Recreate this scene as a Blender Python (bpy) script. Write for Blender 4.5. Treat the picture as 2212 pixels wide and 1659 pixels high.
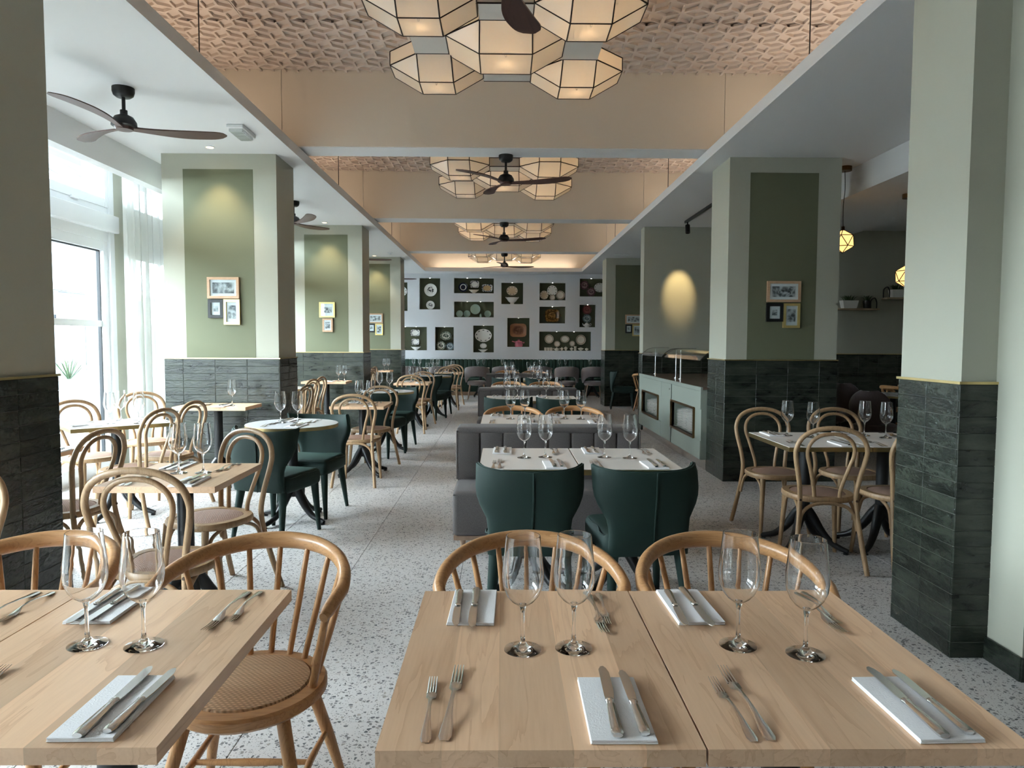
import bpy, bmesh, math, random
from mathutils import Vector, Matrix
R = random.Random(7)
PI = math.pi
for o in list(bpy.data.objects): bpy.data.objects.remove(o)
S = bpy.context.scene
COL = S.collection

# ------------------------------------------------------------------ camera
F_PX, W_PX, H_PX, EYE = 1540.0, 2212.0, 1659.0, 1.45
pitch, yaw, roll = math.atan(90.5 / F_PX), 19 / F_PX, 0.0036
fw = Vector((math.sin(yaw) * math.cos(pitch), math.cos(yaw) * math.cos(pitch), -math.sin(pitch)))
r0 = Vector((math.cos(yaw), -math.sin(yaw), 0)); d0 = fw.cross(r0)
rt = r0 * math.cos(roll) - d0 * math.sin(roll); dn = d0 * math.cos(roll) + r0 * math.sin(roll)
cam = bpy.data.objects.new('camera', bpy.data.cameras.new('camera')); COL.objects.link(cam)
up = -dn; bk = -fw
cam.matrix_world = Matrix(((rt.x, up.x, bk.x, 0), (rt.y, up.y, bk.y, 0), (rt.z, up.z, bk.z, EYE), (0, 0, 0, 1)))
cam.data.sensor_fit = 'HORIZONTAL'; cam.data.sensor_width = 36.0
cam.data.lens = F_PX / W_PX * 36.0; cam.data.clip_start = 0.05; cam.data.clip_end = 200
S.camera = cam

# ------------------------------------------------------------------ sky, exposure
world = bpy.data.worlds.new('sky'); S.world = world; world.use_nodes = True
bg = world.node_tree.nodes['Background']
bg.inputs['Color'].default_value = (0.82, 0.92, 1.0, 1); bg.inputs['Strength'].default_value = 13.0
vs = S.view_settings
S.display_settings.display_device = 'sRGB'
vs.view_transform = 'Standard'; vs.look = 'None'; vs.gamma = 1.0; vs.exposure = 1.8
try: vs.use_curve_mapping = False
except Exception: pass
cy = S.cycles
cy.max_bounces = 14; cy.diffuse_bounces = 4; cy.glossy_bounces = 4; cy.transmission_bounces = 12
cy.transparent_max_bounces = 32; cy.sample_clamp_indirect = 6.0
cy.caustics_reflective = False; cy.caustics_refractive = True
cy.use_denoising = True
cy.use_adaptive_sampling = True; cy.adaptive_threshold = .06; cy.adaptive_min_samples = 20

def window_portal(x, y0, y1, z0, z1):
    l = bpy.data.lights.new('window_portal', 'AREA'); l.shape = 'RECTANGLE'
    l.size = y1 - y0; l.size_y = z1 - z0; l.cycles.is_portal = True
    o = bpy.data.objects.new('window_portal', l); COL.objects.link(o)
    o.location = (x, (y0 + y1) / 2, (z0 + z1) / 2)
    o.rotation_euler = (PI / 2, 0, -PI / 2)   # shines into the room (+X)
    return o

# ------------------------------------------------------------------ material helpers
def C(r, g, b):
    f = lambda c: ((c / 255 + 0.055) / 1.055) ** 2.4 if c > 10 else c / 255 / 12.92
    return (f(r), f(g), f(b), 1.0)
def newmat(name):
    m = bpy.data.materials.new(name); m.use_nodes = True
    nt = m.node_tree; return m, nt, nt.nodes['Principled BSDF']
def nd(nt, typ, **kw):
    n = nt.nodes.new('ShaderNode' + typ)
    for k, v in kw.items():
        if k.startswith('_'): setattr(n, k[1:], v)
        else:
            key = k.replace('__', ' ')
            s = n.inputs[int(key[1:])] if key[0] == 'i' and key[1:].isdigit() else n.inputs[key]
            if hasattr(v, 'is_linked') or hasattr(v, 'links'): nt.links.new(v, s)
            else: s.default_value = v
    return n
def lk(nt, a, b): nt.links.new(a, b)
def ramp(nt, fac, stops):
    n = nt.nodes.new('ShaderNodeValToRGB'); e = n.color_ramp.elements
    while len(e) < len(stops): e.new(0.5)
    for i, (p, c) in enumerate(stops): e[i].position = p; e[i].color = c
    lk(nt, fac, n.inputs['Fac']); return n.outputs['Color']
def mixc(nt, fac, a, b, mode='MIX'):
    n = nt.nodes.new('ShaderNodeMix'); n.data_type = 'RGBA'; n.blend_type = mode
    for s, v in ((n.inputs[0], fac), (n.inputs[6], a), (n.inputs[7], b)):
        if hasattr(v, 'links'): lk(nt, v, s)
        else: s.default_value = v
    return n.outputs[2]
def mth(nt, op, a, b=0.0):
    n = nt.nodes.new('ShaderNodeMath'); n.operation = op
    for s, v in ((n.inputs[0], a), (n.inputs[1], b)):
        if hasattr(v, 'links'): lk(nt, v, s)
        else: s.default_value = v
    return n.outputs[0]
def bump(nt, b, height, strength=.3, dist=.01):
    n = nd(nt, 'Bump', Strength=strength, Distance=dist); lk(nt, height, n.inputs['Height']); lk(nt, n.outputs[0], b.inputs['Normal'])
def simple(name, col, rough=.5, metal=0.0, sheen=0.0, spec=.5, nscale=0, nstr=0.0, coat=0.0):
    m, nt, b = newmat(name)
    b.inputs['Base Color'].default_value = col; b.inputs['Roughness'].default_value = rough
    b.inputs['Metallic'].default_value = metal; b.inputs['Specular IOR Level'].default_value = spec
    if sheen: b.inputs['Sheen Weight'].default_value = sheen; b.inputs['Sheen Roughness'].default_value = .35
    if coat: b.inputs['Coat Weight'].default_value = coat; b.inputs['Coat Roughness'].default_value = .1
    if nscale:
        tc = nd(nt, 'TexCoord'); n = nd(nt, 'TexNoise', Vector=tc.outputs['Object'], Scale=nscale, Detail=3.0)
        bump(nt, b, n.outputs['Fac'], nstr, .004)
    return m
def wood(name, light, dark, axis='Y', scale=1.0, rough=.45, rnd=.35):
    m, nt, b = newmat(name)
    tc = nd(nt, 'TexCoord'); oi = nd(nt, 'ObjectInfo')
    off = nd(nt, 'CombineXYZ'); v = mth(nt, 'MULTIPLY', oi.outputs['Random'], 57.0)
    for i in range(3): lk(nt, v, off.inputs[i])
    add = nd(nt, 'VectorMath', _operation='ADD'); lk(nt, tc.outputs['Object'], add.inputs[0]); lk(nt, off.outputs[0], add.inputs[1])
    sc = {'X': (.6, 9, 9), 'Y': (9, .6, 9), 'Z': (9, 9, .6)}[axis]
    mp = nd(nt, 'Mapping', Vector=add.outputs[0], Scale=tuple(s * scale for s in sc))
    n1 = nd(nt, 'TexNoise', Vector=mp.outputs[0], Scale=1.6, Detail=4.0, Distortion=.6)
    rings = mth(nt, 'FRACT', mth(nt, 'MULTIPLY', n1.outputs['Fac'], 7.0))
    mp2 = nd(nt, 'Mapping', Vector=add.outputs[0], Scale=tuple(s * scale * 9 for s in sc))
    n2 = nd(nt, 'TexNoise', Vector=mp2.outputs[0], Scale=2.0, Detail=2.0)
    f = mth(nt, 'ADD', mth(nt, 'MULTIPLY', mth(nt, 'POWER', rings, 4.0), .45), mth(nt, 'MULTIPLY', n2.outputs['Fac'], .4))
    c = mixc(nt, f, light, dark)
    tone = mth(nt, 'ADD', mth(nt, 'MULTIPLY', oi.outputs['Random'], rnd), 1 - rnd * .6)
    cc = nd(nt, 'CombineColor'); [lk(nt, tone, cc.inputs[i]) for i in range(3)]
    c = mixc(nt, 1.0, c, cc.outputs[0], 'MULTIPLY')
    lk(nt, c, b.inputs['Base Color']); b.inputs['Roughness'].default_value = rough
    return m

M = {}
def paint(name, col, rough=.62): M[name] = simple(name, col, rough, spec=.35)
paint('white_paint', C(232, 233, 234)); paint('sage_light', C(180, 181, 166)); paint('sage_dark', C(114, 118, 94))
paint('beige_paint', C(224, 214, 200)); paint('relief_beige', C(214, 200, 190)); paint('niche_green', C(78, 82, 60))
paint('grey_green_wall', C(150, 150, 132)); paint('back_wall_white', C(232, 234, 239))
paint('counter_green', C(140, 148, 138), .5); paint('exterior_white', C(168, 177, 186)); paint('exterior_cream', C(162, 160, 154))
M['dark_panelling'] = simple('dark_panelling', C(128, 122, 112), .6)
M['brass'] = simple('brass', C(208, 186, 134), .3, 1.0)
M['bronze'] = simple('bronze', C(124, 98, 68), .35, 1.0)
M['black_metal'] = simple('black_metal', C(22, 23, 25), .42, 0.0, spec=.5)
M['dark_lead'] = simple('dark_lead', C(44, 34, 28), .4, .6)
M['steel'] = simple('steel', C(222, 221, 219), .2, 1.0)
M['plastic_white'] = simple('plastic_white', C(236, 238, 240), .35)
M['frame_white'] = simple('frame_white', C(230, 232, 234), .4)
M['rubber'] = simple('rubber', C(40, 44, 48), .6)
M['napkin'] = simple('napkin', C(246, 245, 246), .85, nscale=300, nstr=.25)
M['laminate'] = simple('laminate', C(226, 220, 214), .32, nscale=60, nstr=.02)
M['marble'] = simple('marble', C(224, 223, 226), .25)
M['stone_top'] = simple('stone_top', C(126, 104, 90), .16)
M['porcelain'] = simple('porcelain', C(240, 238, 234), .18)
M['paper'] = simple('paper', C(240, 241, 244), .7)
M['picture_black'] = simple('picture_black', C(20, 21, 23), .4)
M['gold_frame'] = simple('gold_frame', C(232, 210, 140), .35, .7)
M['terracotta_pink'] = simple('terracotta_pink', C(196, 112, 128), .25)
M['celadon'] = simple('celadon', C(150, 172, 158), .25)
M['leaf'] = simple('leaf', C(62, 84, 50), .5); M['soil'] = simple('soil', C(52, 40, 32), .9)
M['shelf_board'] = simple('shelf_board', C(190, 170, 140), .5)
M['exterior_dark'] = simple('exterior_dark', C(70, 74, 80), .4)
M['exterior_ground'] = simple('exterior_ground', C(104, 102, 98), .8)
M['plug_dark'] = simple('plug_dark', C(70, 48, 32), .5)
M['maple'] = wood('maple', C(240, 202, 166), C(208, 162, 124), 'Y', 1.0, .36, .34)
M['beech'] = wood('beech', C(180, 148, 112), C(126, 96, 68), 'Z', 1.4, .4, .16)
M['oak'] = wood('oak', C(200, 152, 104), C(146, 98, 58), 'Z', 1.6, .35, .14)
M['oak_rail'] = wood('oak_rail', C(200, 152, 104), C(146, 98, 58), 'X', 1.6, .32, .12)
M['walnut_blade'] = wood('walnut_blade', C(88, 60, 52), C(58, 38, 34), 'X', 1.0, .42, .12)
M['frame_wood'] = wood('frame_wood', C(206, 172, 140), C(170, 134, 104), 'X', 3.0, .5, .15)
M['dark_leg_wood'] = wood('dark_leg_wood', C(168, 140, 118), C(128, 104, 86), 'Z', 1.5, .4, .1)

def fabric(name, c1, c2, scale, sheen=.3, rough=.9, st=.3):
    m, nt, b = newmat(name); tc = nd(nt, 'TexCoord')
    mp = nd(nt, 'Mapping', Vector=tc.outputs['Object'], Scale=(scale, scale, scale * .35))
    n = nd(nt, 'TexNoise', Vector=mp.outputs[0], Scale=1.0, Detail=3.0)
    lk(nt, mixc(nt, n.outputs['Fac'], c1, c2), b.inputs['Base Color'])
    b.inputs['Roughness'].default_value = rough; b.inputs['Sheen Weight'].default_value = sheen
    bump(nt, b, n.outputs['Fac'], st, .003); return m
M['grey_fabric'] = fabric('grey_fabric', C(68, 64, 63), C(114, 107, 105), 320, .05)
M['tub_grey'] = fabric('tub_grey', C(96, 86, 84), C(126, 114, 112), 90, .5)
M['shell_brown'] = fabric('shell_brown', C(66, 54, 54), C(84, 70, 70), 90, .4)
def velvet(name, c1, c2):
    m, nt, b = newmat(name); tc = nd(nt, 'TexCoord')
    n = nd(nt, 'TexNoise', Vector=tc.outputs['Object'], Scale=7.0, Detail=4.0)
    lk(nt, mixc(nt, n.outputs['Fac'], c1, c2), b.inputs['Base Color'])
    b.inputs['Roughness'].default_value = .75; b.inputs['Sheen Weight'].default_value = .14
    b.inputs['Sheen Roughness'].default_value = .3; b.inputs['Sheen Tint'].default_value = C(120, 170, 150)
    return m
M['green_velvet'] = velvet('green_velvet', C(6, 31, 26), C(12, 44, 37))
M['green_banquette'] = velvet('green_banquette', C(34, 58, 48), C(44, 70, 58))
M['green_banquette'].node_tree.nodes['Principled BSDF'].inputs['Sheen Weight'].default_value = .35
def woven(name, c1, c2, scale):
    m, nt, b = newmat(name); tc = nd(nt, 'TexCoord')
    mp = nd(nt, 'Mapping', Vector=tc.outputs['Object'], Scale=(scale, scale, scale))
    sx = nd(nt, 'SeparateXYZ', Vector=mp.outputs[0])
    row = mth(nt, 'FLOOR', sx.outputs['Y'])
    sh = mth(nt, 'ADD', mth(nt, 'MULTIPLY', sx.outputs['X'], .5), mth(nt, 'MULTIPLY', row, .5))
    a = mth(nt, 'SINE', mth(nt, 'MULTIPLY', sh, 2 * PI)); d = mth(nt, 'SINE', mth(nt, 'MULTIPLY', mth(nt, 'FRACT', sx.outputs['Y']), PI))
    h = mth(nt, 'ADD', mth(nt, 'MULTIPLY', a, .35), d)
    f = mth(nt, 'MULTIPLY', mth(nt, 'ADD', h, .35), .6)
    lk(nt, mixc(nt, f, c1, c2), b.inputs['Base Color']); b.inputs['Roughness'].default_value = .75
    bump(nt, b, h, .5, .003); return m
M['woven_seat'] = woven('woven_seat', C(138, 104, 76), C(224, 188, 150), 120)
M['cane_fabric'] = woven('cane_fabric', C(104, 78, 66), C(186, 152, 134), 150)

def tile_mat():
    m, nt, b = newmat('glazed_tile')
    oi = nd(nt, 'ObjectInfo'); g = nd(nt, 'NewGeometry')
    mp = nd(nt, 'Mapping', Vector=g.outputs['Position'], Scale=(5, 5, 16))
    n = nd(nt, 'TexNoise', Vector=mp.outputs[0], Scale=1.0, Detail=6.0, Roughness=.62, Distortion=.5)
    w4 = nd(nt, 'TexWhiteNoise', _noise_dimensions='1D'); lk(nt, oi.outputs['Random'], w4.inputs['W'])
    base = ramp(nt, w4.outputs['Value'], [(0, C(16, 19, 17)), (.45, C(25, 30, 27)), (.8, C(36, 42, 37)), (1, C(48, 53, 46))])
    c = mixc(nt, ramp(nt, n.outputs['Fac'], [(.35, (0, 0, 0, 1)), (.75, (1, 1, 1, 1))]), base, C(64, 70, 60))
    lk(nt, c, b.inputs['Base Color']); b.inputs['Roughness'].default_value = .1
    mp2 = nd(nt, 'Mapping', Vector=g.outputs['Position'], Scale=(22, 22, 60))
    n2 = nd(nt, 'TexNoise', Vector=mp2.outputs[0], Scale=1.0, Detail=5.0, Roughness=.6)
    bump(nt, b, n2.outputs['Fac'], .5, .008); return m
M['glazed_tile'] = tile_mat(); M['grout'] = simple('grout', C(92, 95, 90), .9)

def terrazzo():
    m, nt, b = newmat('terrazzo')
    g = nd(nt, 'NewGeometry')
    nz = nd(nt, 'TexNoise', Vector=g.outputs['Position'], Scale=.7, Detail=2.0)
    col = mixc(nt, nz.outputs['Fac'], C(206, 202, 200), C(220, 217, 215))
    fine = nd(nt, 'TexNoise', Vector=g.outputs['Position'], Scale=160.0, Detail=2.0)
    col = mixc(nt, mth(nt, 'MULTIPLY', fine.outputs['Fac'], .25), col, C(160, 155, 152))
    for sc, thr, dens, stops in ((64, .10, .36, [(0, C(70, 74, 80)), (.4, C(120, 118, 116)), (.7, C(96, 96, 100)), (1, C(168, 160, 152))]),
                                 (150, .12, .30, [(0, C(92, 94, 98)), (.5, C(150, 146, 140)), (1, C(120, 120, 124))])):
        ve = nd(nt, 'TexVoronoi', _feature='DISTANCE_TO_EDGE', Vector=g.outputs['Position'], Scale=sc)
        vc = nd(nt, 'TexVoronoi', Vector=g.outputs['Position'], Scale=sc)
        sp = nd(nt, 'SeparateColor', Color=vc.outputs['Color'])
        on = mth(nt, 'MULTIPLY', mth(nt, 'LESS_THAN', sp.outputs[0], dens),
                 mth(nt, 'GREATER_THAN', ve.outputs['Distance'], mth(nt, 'ADD', mth(nt, 'MULTIPLY', sp.outputs[2], .12), thr)))
        col = mixc(nt, on, col, ramp(nt, sp.outputs[1], stops))
    lk(nt, col, b.inputs['Base Color']); b.inputs['Roughness'].default_value = .42; return m
M['terrazzo'] = terrazzo()

def thin_glass(name, tint=(1, 1, 1, 1), base=.05, edge=.75, power=3.5, dark=0):
    m, nt, b = newmat(name); nt.nodes.remove(b); out = nt.nodes['Material Output']
    t = nd(nt, 'BsdfTransparent', Color=tint); gl = nd(nt, 'BsdfGlossy', Roughness=.02, Color=(1, 1, 1, 1))
    lw = nd(nt, 'LayerWeight', Blend=.5)
    f = mth(nt, 'ADD', mth(nt, 'MULTIPLY', mth(nt, 'POWER', lw.outputs['Facing'], power), edge), base)
    if dark: lk(nt, mixc(nt, mth(nt, 'POWER', lw.outputs['Facing'], 4.0), tint, (dark, dark, dark, 1)), t.inputs['Color'])
    mx = nd(nt, 'MixShader'); lk(nt, f, mx.inputs[0]); lk(nt, t.outputs[0], mx.inputs[1]); lk(nt, gl.outputs[0], mx.inputs[2])
    lk(nt, mx.outputs[0], out.inputs['Surface']); return m
def clear_glass(name):
    m, nt, b = newmat(name); b.inputs['Transmission Weight'].default_value = 1.0; b.inputs['Roughness'].default_value = 0.0
    b.inputs['IOR'].default_value = 1.5; b.inputs['Base Color'].default_value = (.995, .997, .997, 1); return m
M['wine_glass'] = clear_glass('wine_glass')
M['window_glass'] = thin_glass('window_glass', (.95, .98, .98, 1), .03, .5, 4.0)
M['clear_guard'] = thin_glass('clear_guard', (.93, .95, .94, 1), .07, .6, 3.0)
def lampglass(name, col, tr):
    m, nt, b = newmat(name); nt.nodes.remove(b); out = nt.nodes['Material Output']
    t = nd(nt, 'BsdfTranslucent', Color=col); d = nd(nt, 'BsdfDiffuse', Color=C(232, 226, 218)); g = nd(nt, 'BsdfGlossy', Roughness=.06)
    m1 = nd(nt, 'MixShader', i0=tr); lk(nt, d.outputs[0], m1.inputs[1]); lk(nt, t.outputs[0], m1.inputs[2])
    fr = nd(nt, 'Fresnel', IOR=1.45); m2 = nd(nt, 'MixShader'); lk(nt, fr.outputs[0], m2.inputs[0])
    lk(nt, m1.outputs[0], m2.inputs[1]); lk(nt, g.outputs[0], m2.inputs[2]); lk(nt, m2.outputs[0], out.inputs['Surface']); return m
M['opal_glass'] = lampglass('opal_glass', C(248, 240, 228), .42)
M['added_top_opal'] = lampglass('added_top_opal', C(250, 244, 236), .85)  # for the added lamp tops; passes a soft glow up to the ceiling
M['grey_glass'] = lampglass('grey_glass', C(210, 206, 206), .12)
def sheer():
    m, nt, b = newmat('sheer_curtain'); nt.nodes.remove(b); out = nt.nodes['Material Output']
    t = nd(nt, 'BsdfTranslucent', Color=C(240, 240, 236)); d = nd(nt, 'BsdfDiffuse', Color=C(236, 237, 234)); tp = nd(nt, 'BsdfTransparent')
    m1 = nd(nt, 'MixShader', i0=.5); lk(nt, d.outputs[0], m1.inputs[1]); lk(nt, t.outputs[0], m1.inputs[2])
    m2 = nd(nt, 'MixShader', i0=.14); lk(nt, m1.outputs[0], m2.inputs[1]); lk(nt, tp.outputs[0], m2.inputs[2])
    lk(nt, m2.outputs[0], out.inputs['Surface']); return m
M['sheer_curtain'] = sheer()
def emit(name, col, st):
    m, nt, b = newmat(name); b.inputs['Base Color'].default_value = col
    b.inputs['Emission Color'].default_value = col; b.inputs['Emission Strength'].default_value = st; return m
M['bulb'] = emit('bulb', C(255, 214, 150), 12.0); M['pendant_glass'] = emit('pendant_glass', C(255, 200, 120), .55)
M['downlight_lens'] = emit('downlight_lens', C(255, 220, 160), 5.0); M['niche_led'] = emit('niche_led', C(255, 250, 240), 3.0)
M['led'] = emit('led', C(255, 232, 200), 4.0)
for k_ in ('led', 'bulb', 'downlight_lens', 'niche_led'): M[k_].cycles.emission_sampling = 'NONE'
def photo(name, lo, hi, scale, seed):
    m, nt, b = newmat(name); tc = nd(nt, 'TexCoord')
    mp = nd(nt, 'Mapping', Vector=tc.outputs['Object'], Location=(seed * 3.1, seed * 1.7, seed))
    n = nd(nt, 'TexNoise', Vector=mp.outputs[0], Scale=scale, Detail=5.0, Distortion=1.2)
    v = nd(nt, 'TexVoronoi', Vector=mp.outputs[0], Scale=scale * 1.1)
    f = mth(nt, 'ADD', mth(nt, 'MULTIPLY', n.outputs['Fac'], .7), mth(nt, 'MULTIPLY', v.outputs['Distance'], .4))
    lk(nt, ramp(nt, f, [(.3, lo), (.48, C(120, 122, 126)), (.68, hi)]), b.inputs['Base Color']); b.inputs['Roughness'].default_value = .5; return m
for i in range(14): M['photo%d' % i] = photo('photo%d' % i, C(24, 25, 27), C(214, 216, 218), 14 + (i * 5) % 11, i)
def plate_mat(name, rim, centre, mark, rdot=0, centre_pat=0.0, oval=1.0):
    # glaze with a printed rim and centre; local XZ plane, radius 1
    m, nt, b = newmat(name); tc = nd(nt, 'TexCoord')
    s = nd(nt, 'SeparateXYZ', Vector=tc.outputs['Object'])
    r = mth(nt, 'SQRT', mth(nt, 'ADD', mth(nt, 'POWER', s.outputs['X'], 2.0), mth(nt, 'POWER', s.outputs['Z'], 2.0)))
    n = nd(nt, 'TexNoise', Vector=tc.outputs['Object'], Scale=5.0, Detail=4.0, Distortion=1.0)
    col = centre
    if centre_pat:
        pf = mth(nt, 'MULTIPLY', mth(nt, 'GREATER_THAN', n.outputs['Fac'], 1 - centre_pat), mth(nt, 'LESS_THAN', r, .52))
        col = mixc(nt, pf, col, mark)
    col = mixc(nt, mth(nt, 'GREATER_THAN', r, .66), col, rim)
    if rdot == 1:
        at = mth(nt, 'ARCTAN2', s.outputs['Z'], s.outputs['X'])
        sp = mth(nt, 'GREATER_THAN', mth(nt, 'SINE', mth(nt, 'MULTIPLY', at, 9.0)), .35)
        band = mth(nt, 'MULTIPLY', mth(nt, 'GREATER_THAN', r, .76), mth(nt, 'LESS_THAN', r, .86))
        col = mixc(nt, mth(nt, 'MULTIPLY', sp, band), col, mark)
    if rdot == 2:
        band = mth(nt, 'MULTIPLY', mth(nt, 'GREATER_THAN', r, .8), mth(nt, 'LESS_THAN', r, .87)); col = mixc(nt, band, col, mark)
    if rdot == 3:
        col = mixc(nt, mth(nt, 'MULTIPLY', mth(nt, 'GREATER_THAN', r, .68), mth(nt, 'GREATER_THAN', n.outputs['Fac'], .5)), col, mark)
    if hasattr(col, 'links'): lk(nt, col, b.inputs['Base Color'])
    else: b.inputs['Base Color'].default_value = col
    b.inputs['Roughness'].default_value = .2; return m
WH, CR, NV, BK = C(236, 234, 228), C(222, 206, 184), C(30, 36, 62), C(40, 42, 40)
M['plate_flower'] = plate_mat('plate_flower', WH, WH, BK, 0, .5)
M['plate_navy'] = plate_mat('plate_navy', NV, WH, NV, 3, .75)
M['plate_navy_white'] = plate_mat('plate_navy_white', NV, WH, WH, 3, 0)
M['plate_navy_tan'] = plate_mat('plate_navy_tan', NV, C(214, 178, 132), WH, 3, 0)
M['plate_tan_dots'] = plate_mat('plate_tan_dots', CR, C(214, 190, 156), BK, 1)
M['plate_white_dots'] = plate_mat('plate_white_dots', WH, WH, BK, 1)
M['plate_ring'] = plate_mat('plate_ring', CR, C(226, 216, 200), BK, 2)
M['plate_mauve'] = plate_mat('plate_mauve', C(132, 100, 104), C(170, 142, 142), C(84, 60, 66), 3, .5)
M['plate_maroon'] = plate_mat('plate_maroon', C(112, 62, 60), C(126, 76, 72), C(80, 42, 42), 3, .5)
M['plate_blue'] = plate_mat('plate_blue', C(130, 146, 150), C(190, 200, 200), C(70, 90, 98), 3, .55)
M['plate_celadon'] = M['celadon']
M['plate_willow'] = plate_mat('plate_willow', C(150, 156, 140), C(208, 206, 190), C(70, 80, 70), 3, .55)
M['tray_brown'] = plate_mat('tray_brown', C(96, 66, 26), C(88, 64, 26), C(150, 110, 50), 3, .5)
M['tray_copper'] = plate_mat('tray_copper', C(160, 112, 82), C(140, 98, 76), C(116, 78, 60), 0, .55)
M['cup_banded'] = simple('cup_banded', C(232, 222, 204), .2)

# ------------------------------------------------------------------ mesh builder
def cat(pts, k=4, closed=False):
    P = [Vector(p) for p in pts]; n = len(P); out = []
    rng = range(n if closed else n - 1)
    for i in rng:
        g = lambda j: P[j % n] if closed else P[max(0, min(n - 1, j))]
        a, b, c, d = g(i - 1), g(i), g(i + 1), g(i + 2)
        for t in range(k):
            t /= k
            out.append(.5 * ((2 * b) + (c - a) * t + (2 * a - 5 * b + 4 * c - d) * t * t + (3 * b - a - 3 * c + d) * t ** 3))
    if not closed: out.append(P[-1])
    return out
class MB:
    def __init__(s): s.v = []; s.f = []; s.m = []; s.cm = 0
    def add(s, vs, fs):
        b = len(s.v); s.v += [tuple(v) for v in vs]
        for f in fs: s.f.append(tuple(b + i for i in f)); s.m.append(s.cm)
        return s
    def box(s, x0, y0, z0, x1, y1, z1):
        return s.add([(x0, y0, z0), (x1, y0, z0), (x1, y1, z0), (x0, y1, z0), (x0, y0, z1), (x1, y0, z1), (x1, y1, z1), (x0, y1, z1)],
                     [(0, 3, 2, 1), (4, 5, 6, 7), (0, 1, 5, 4), (1, 2, 6, 5), (2, 3, 7, 6), (3, 0, 4, 7)])
    def rbox(s, x0, y0, z0, x1, y1, z1, r=.01, seg=2):
        bm = bmesh.new(); bmesh.ops.create_cube(bm, size=1)
        for v in bm.verts: v.co = Vector((x0 + (v.co.x + .5) * (x1 - x0), y0 + (v.co.y + .5) * (y1 - y0), z0 + (v.co.z + .5) * (z1 - z0)))
        bmesh.ops.bevel(bm, geom=bm.edges[:], offset=r, segments=seg, profile=.5, affect='EDGES', clamp_overlap=True)
        bm.verts.index_update(); vs = [v.co.copy() for v in bm.verts]; fs = [tuple(v.index for v in f.verts) for f in bm.faces]; bm.free()
        return s.add(vs, fs)
    def prism(s, poly, z0, z1):
        n = len(poly); vs = [(x, y, z0) for x, y in poly] + [(x, y, z1) for x, y in poly]
        return s.add(vs, [tuple(range(n))[::-1], tuple(range(n, 2 * n))] + [(i, (i + 1) % n, n + (i + 1) % n, n + i) for i in range(n)])
    def lathe(s, prof, n=24, c=(0, 0, 0), cap0=False, cap1=False, ang=None):
        vs = []; fs = []
        for r, z in prof:
            for k in range(n):
                a = 2 * PI * k / n; vs.append((c[0] + r * math.cos(a), c[1] + r * math.sin(a), c[2] + z))
        for i in range(len(prof) - 1):
            for k in range(n):
                k2 = (k + 1) % n; fs.append((i * n + k, i * n + k2, (i + 1) * n + k2, (i + 1) * n + k))
        if cap0: fs.append(tuple(range(n))[::-1])
        if cap1: fs.append(tuple(range((len(prof) - 1) * n, len(prof) * n)))
        return s.add(vs, fs)
    def tube(s, pts, rad, n=8, closed=False, flat=1.0, up=None):
        P = [Vector(p) for p in pts]; m = len(P)
        rd = rad if isinstance(rad, (list, tuple)) else [rad] * m
        if len(rd) != m: rd = [rd[0] + (rd[-1] - rd[0]) * i / (m - 1) for i in range(m)] if len(rd) == 2 else [rd[min(len(rd) - 1, int(i * (len(rd) - 1) / (m - 1) + .5))] for i in range(m)]
        T = []
        for i in range(m):
            a = P[(i - 1) % m] if closed or i > 0 else P[i]; b = P[(i + 1) % m] if closed or i < m - 1 else P[i]
            T.append((b - a).normalized())
        u = Vector(up) if up else (Vector((0, 0, 1)) if abs(T[0].z) < .9 else Vector((1, 0, 0)))
        vs = []
        for i in range(m):
            u = (u - T[i] * u.dot(T[i])).normalized(); w = T[i].cross(u)
            for k in range(n):
                a = 2 * PI * k / n; vs.append(P[i] + (u * math.cos(a) * flat + w * math.sin(a)) * rd[i])
        fs = []
        for i in range(m if closed else m - 1):
            for k in range(n):
                i2 = (i + 1) % m; k2 = (k + 1) % n; fs.append((i * n + k, i * n + k2, i2 * n + k2, i2 * n + k))
        if not closed: fs += [tuple(range(n))[::-1], tuple(range((m - 1) * n, m * n))]
        return s.add(vs, fs)
    def bar(s, a, b, r, n=6): return s.tube([a, b], [r, r], n)
    def shell(s, fn, nu, nv, t):
        g = [[Vector(fn(-1 + 2 * i / nu, j / nv)) for i in range(nu + 1)] for j in range(nv + 1)]
        vs = []; 
        for sd in (1, -1):
            for j in range(nv + 1):
                for i in range(nu + 1):
                    du = g[j][min(nu, i + 1)] - g[j][max(0, i - 1)]; dv = g[min(nv, j + 1)][i] - g[max(0, j - 1)][i]
                    nn = du.cross(dv).normalized(); e = min(i, nu - i, j, nv - j); k = .45 if e == 0 else (.85 if e == 1 else 1)
                    vs.append(g[j][i] + nn * sd * t * .5 * k)
        L = (nu + 1) * (nv + 1); I = lambda j, i: j * (nu + 1) + i; fs = []
        for j in range(nv):
            for i in range(nu):
                q = (I(j, i), I(j, i + 1), I(j + 1, i + 1), I(j + 1, i)); fs.append(q); fs.append(tuple(L + x for x in q[::-1]))
        ring = [I(0, i) for i in range(nu)] + [I(j, nu) for j in range(nv)] + [I(nv, i) for i in range(nu, 0, -1)] + [I(j, 0) for j in range(nv, 0, -1)]
        for a in range(len(ring)):
            p, q = ring[a], ring[(a + 1) % len(ring)]; fs.append((q, p, L + p, L + q))
        return s.add(vs, fs)
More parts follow.
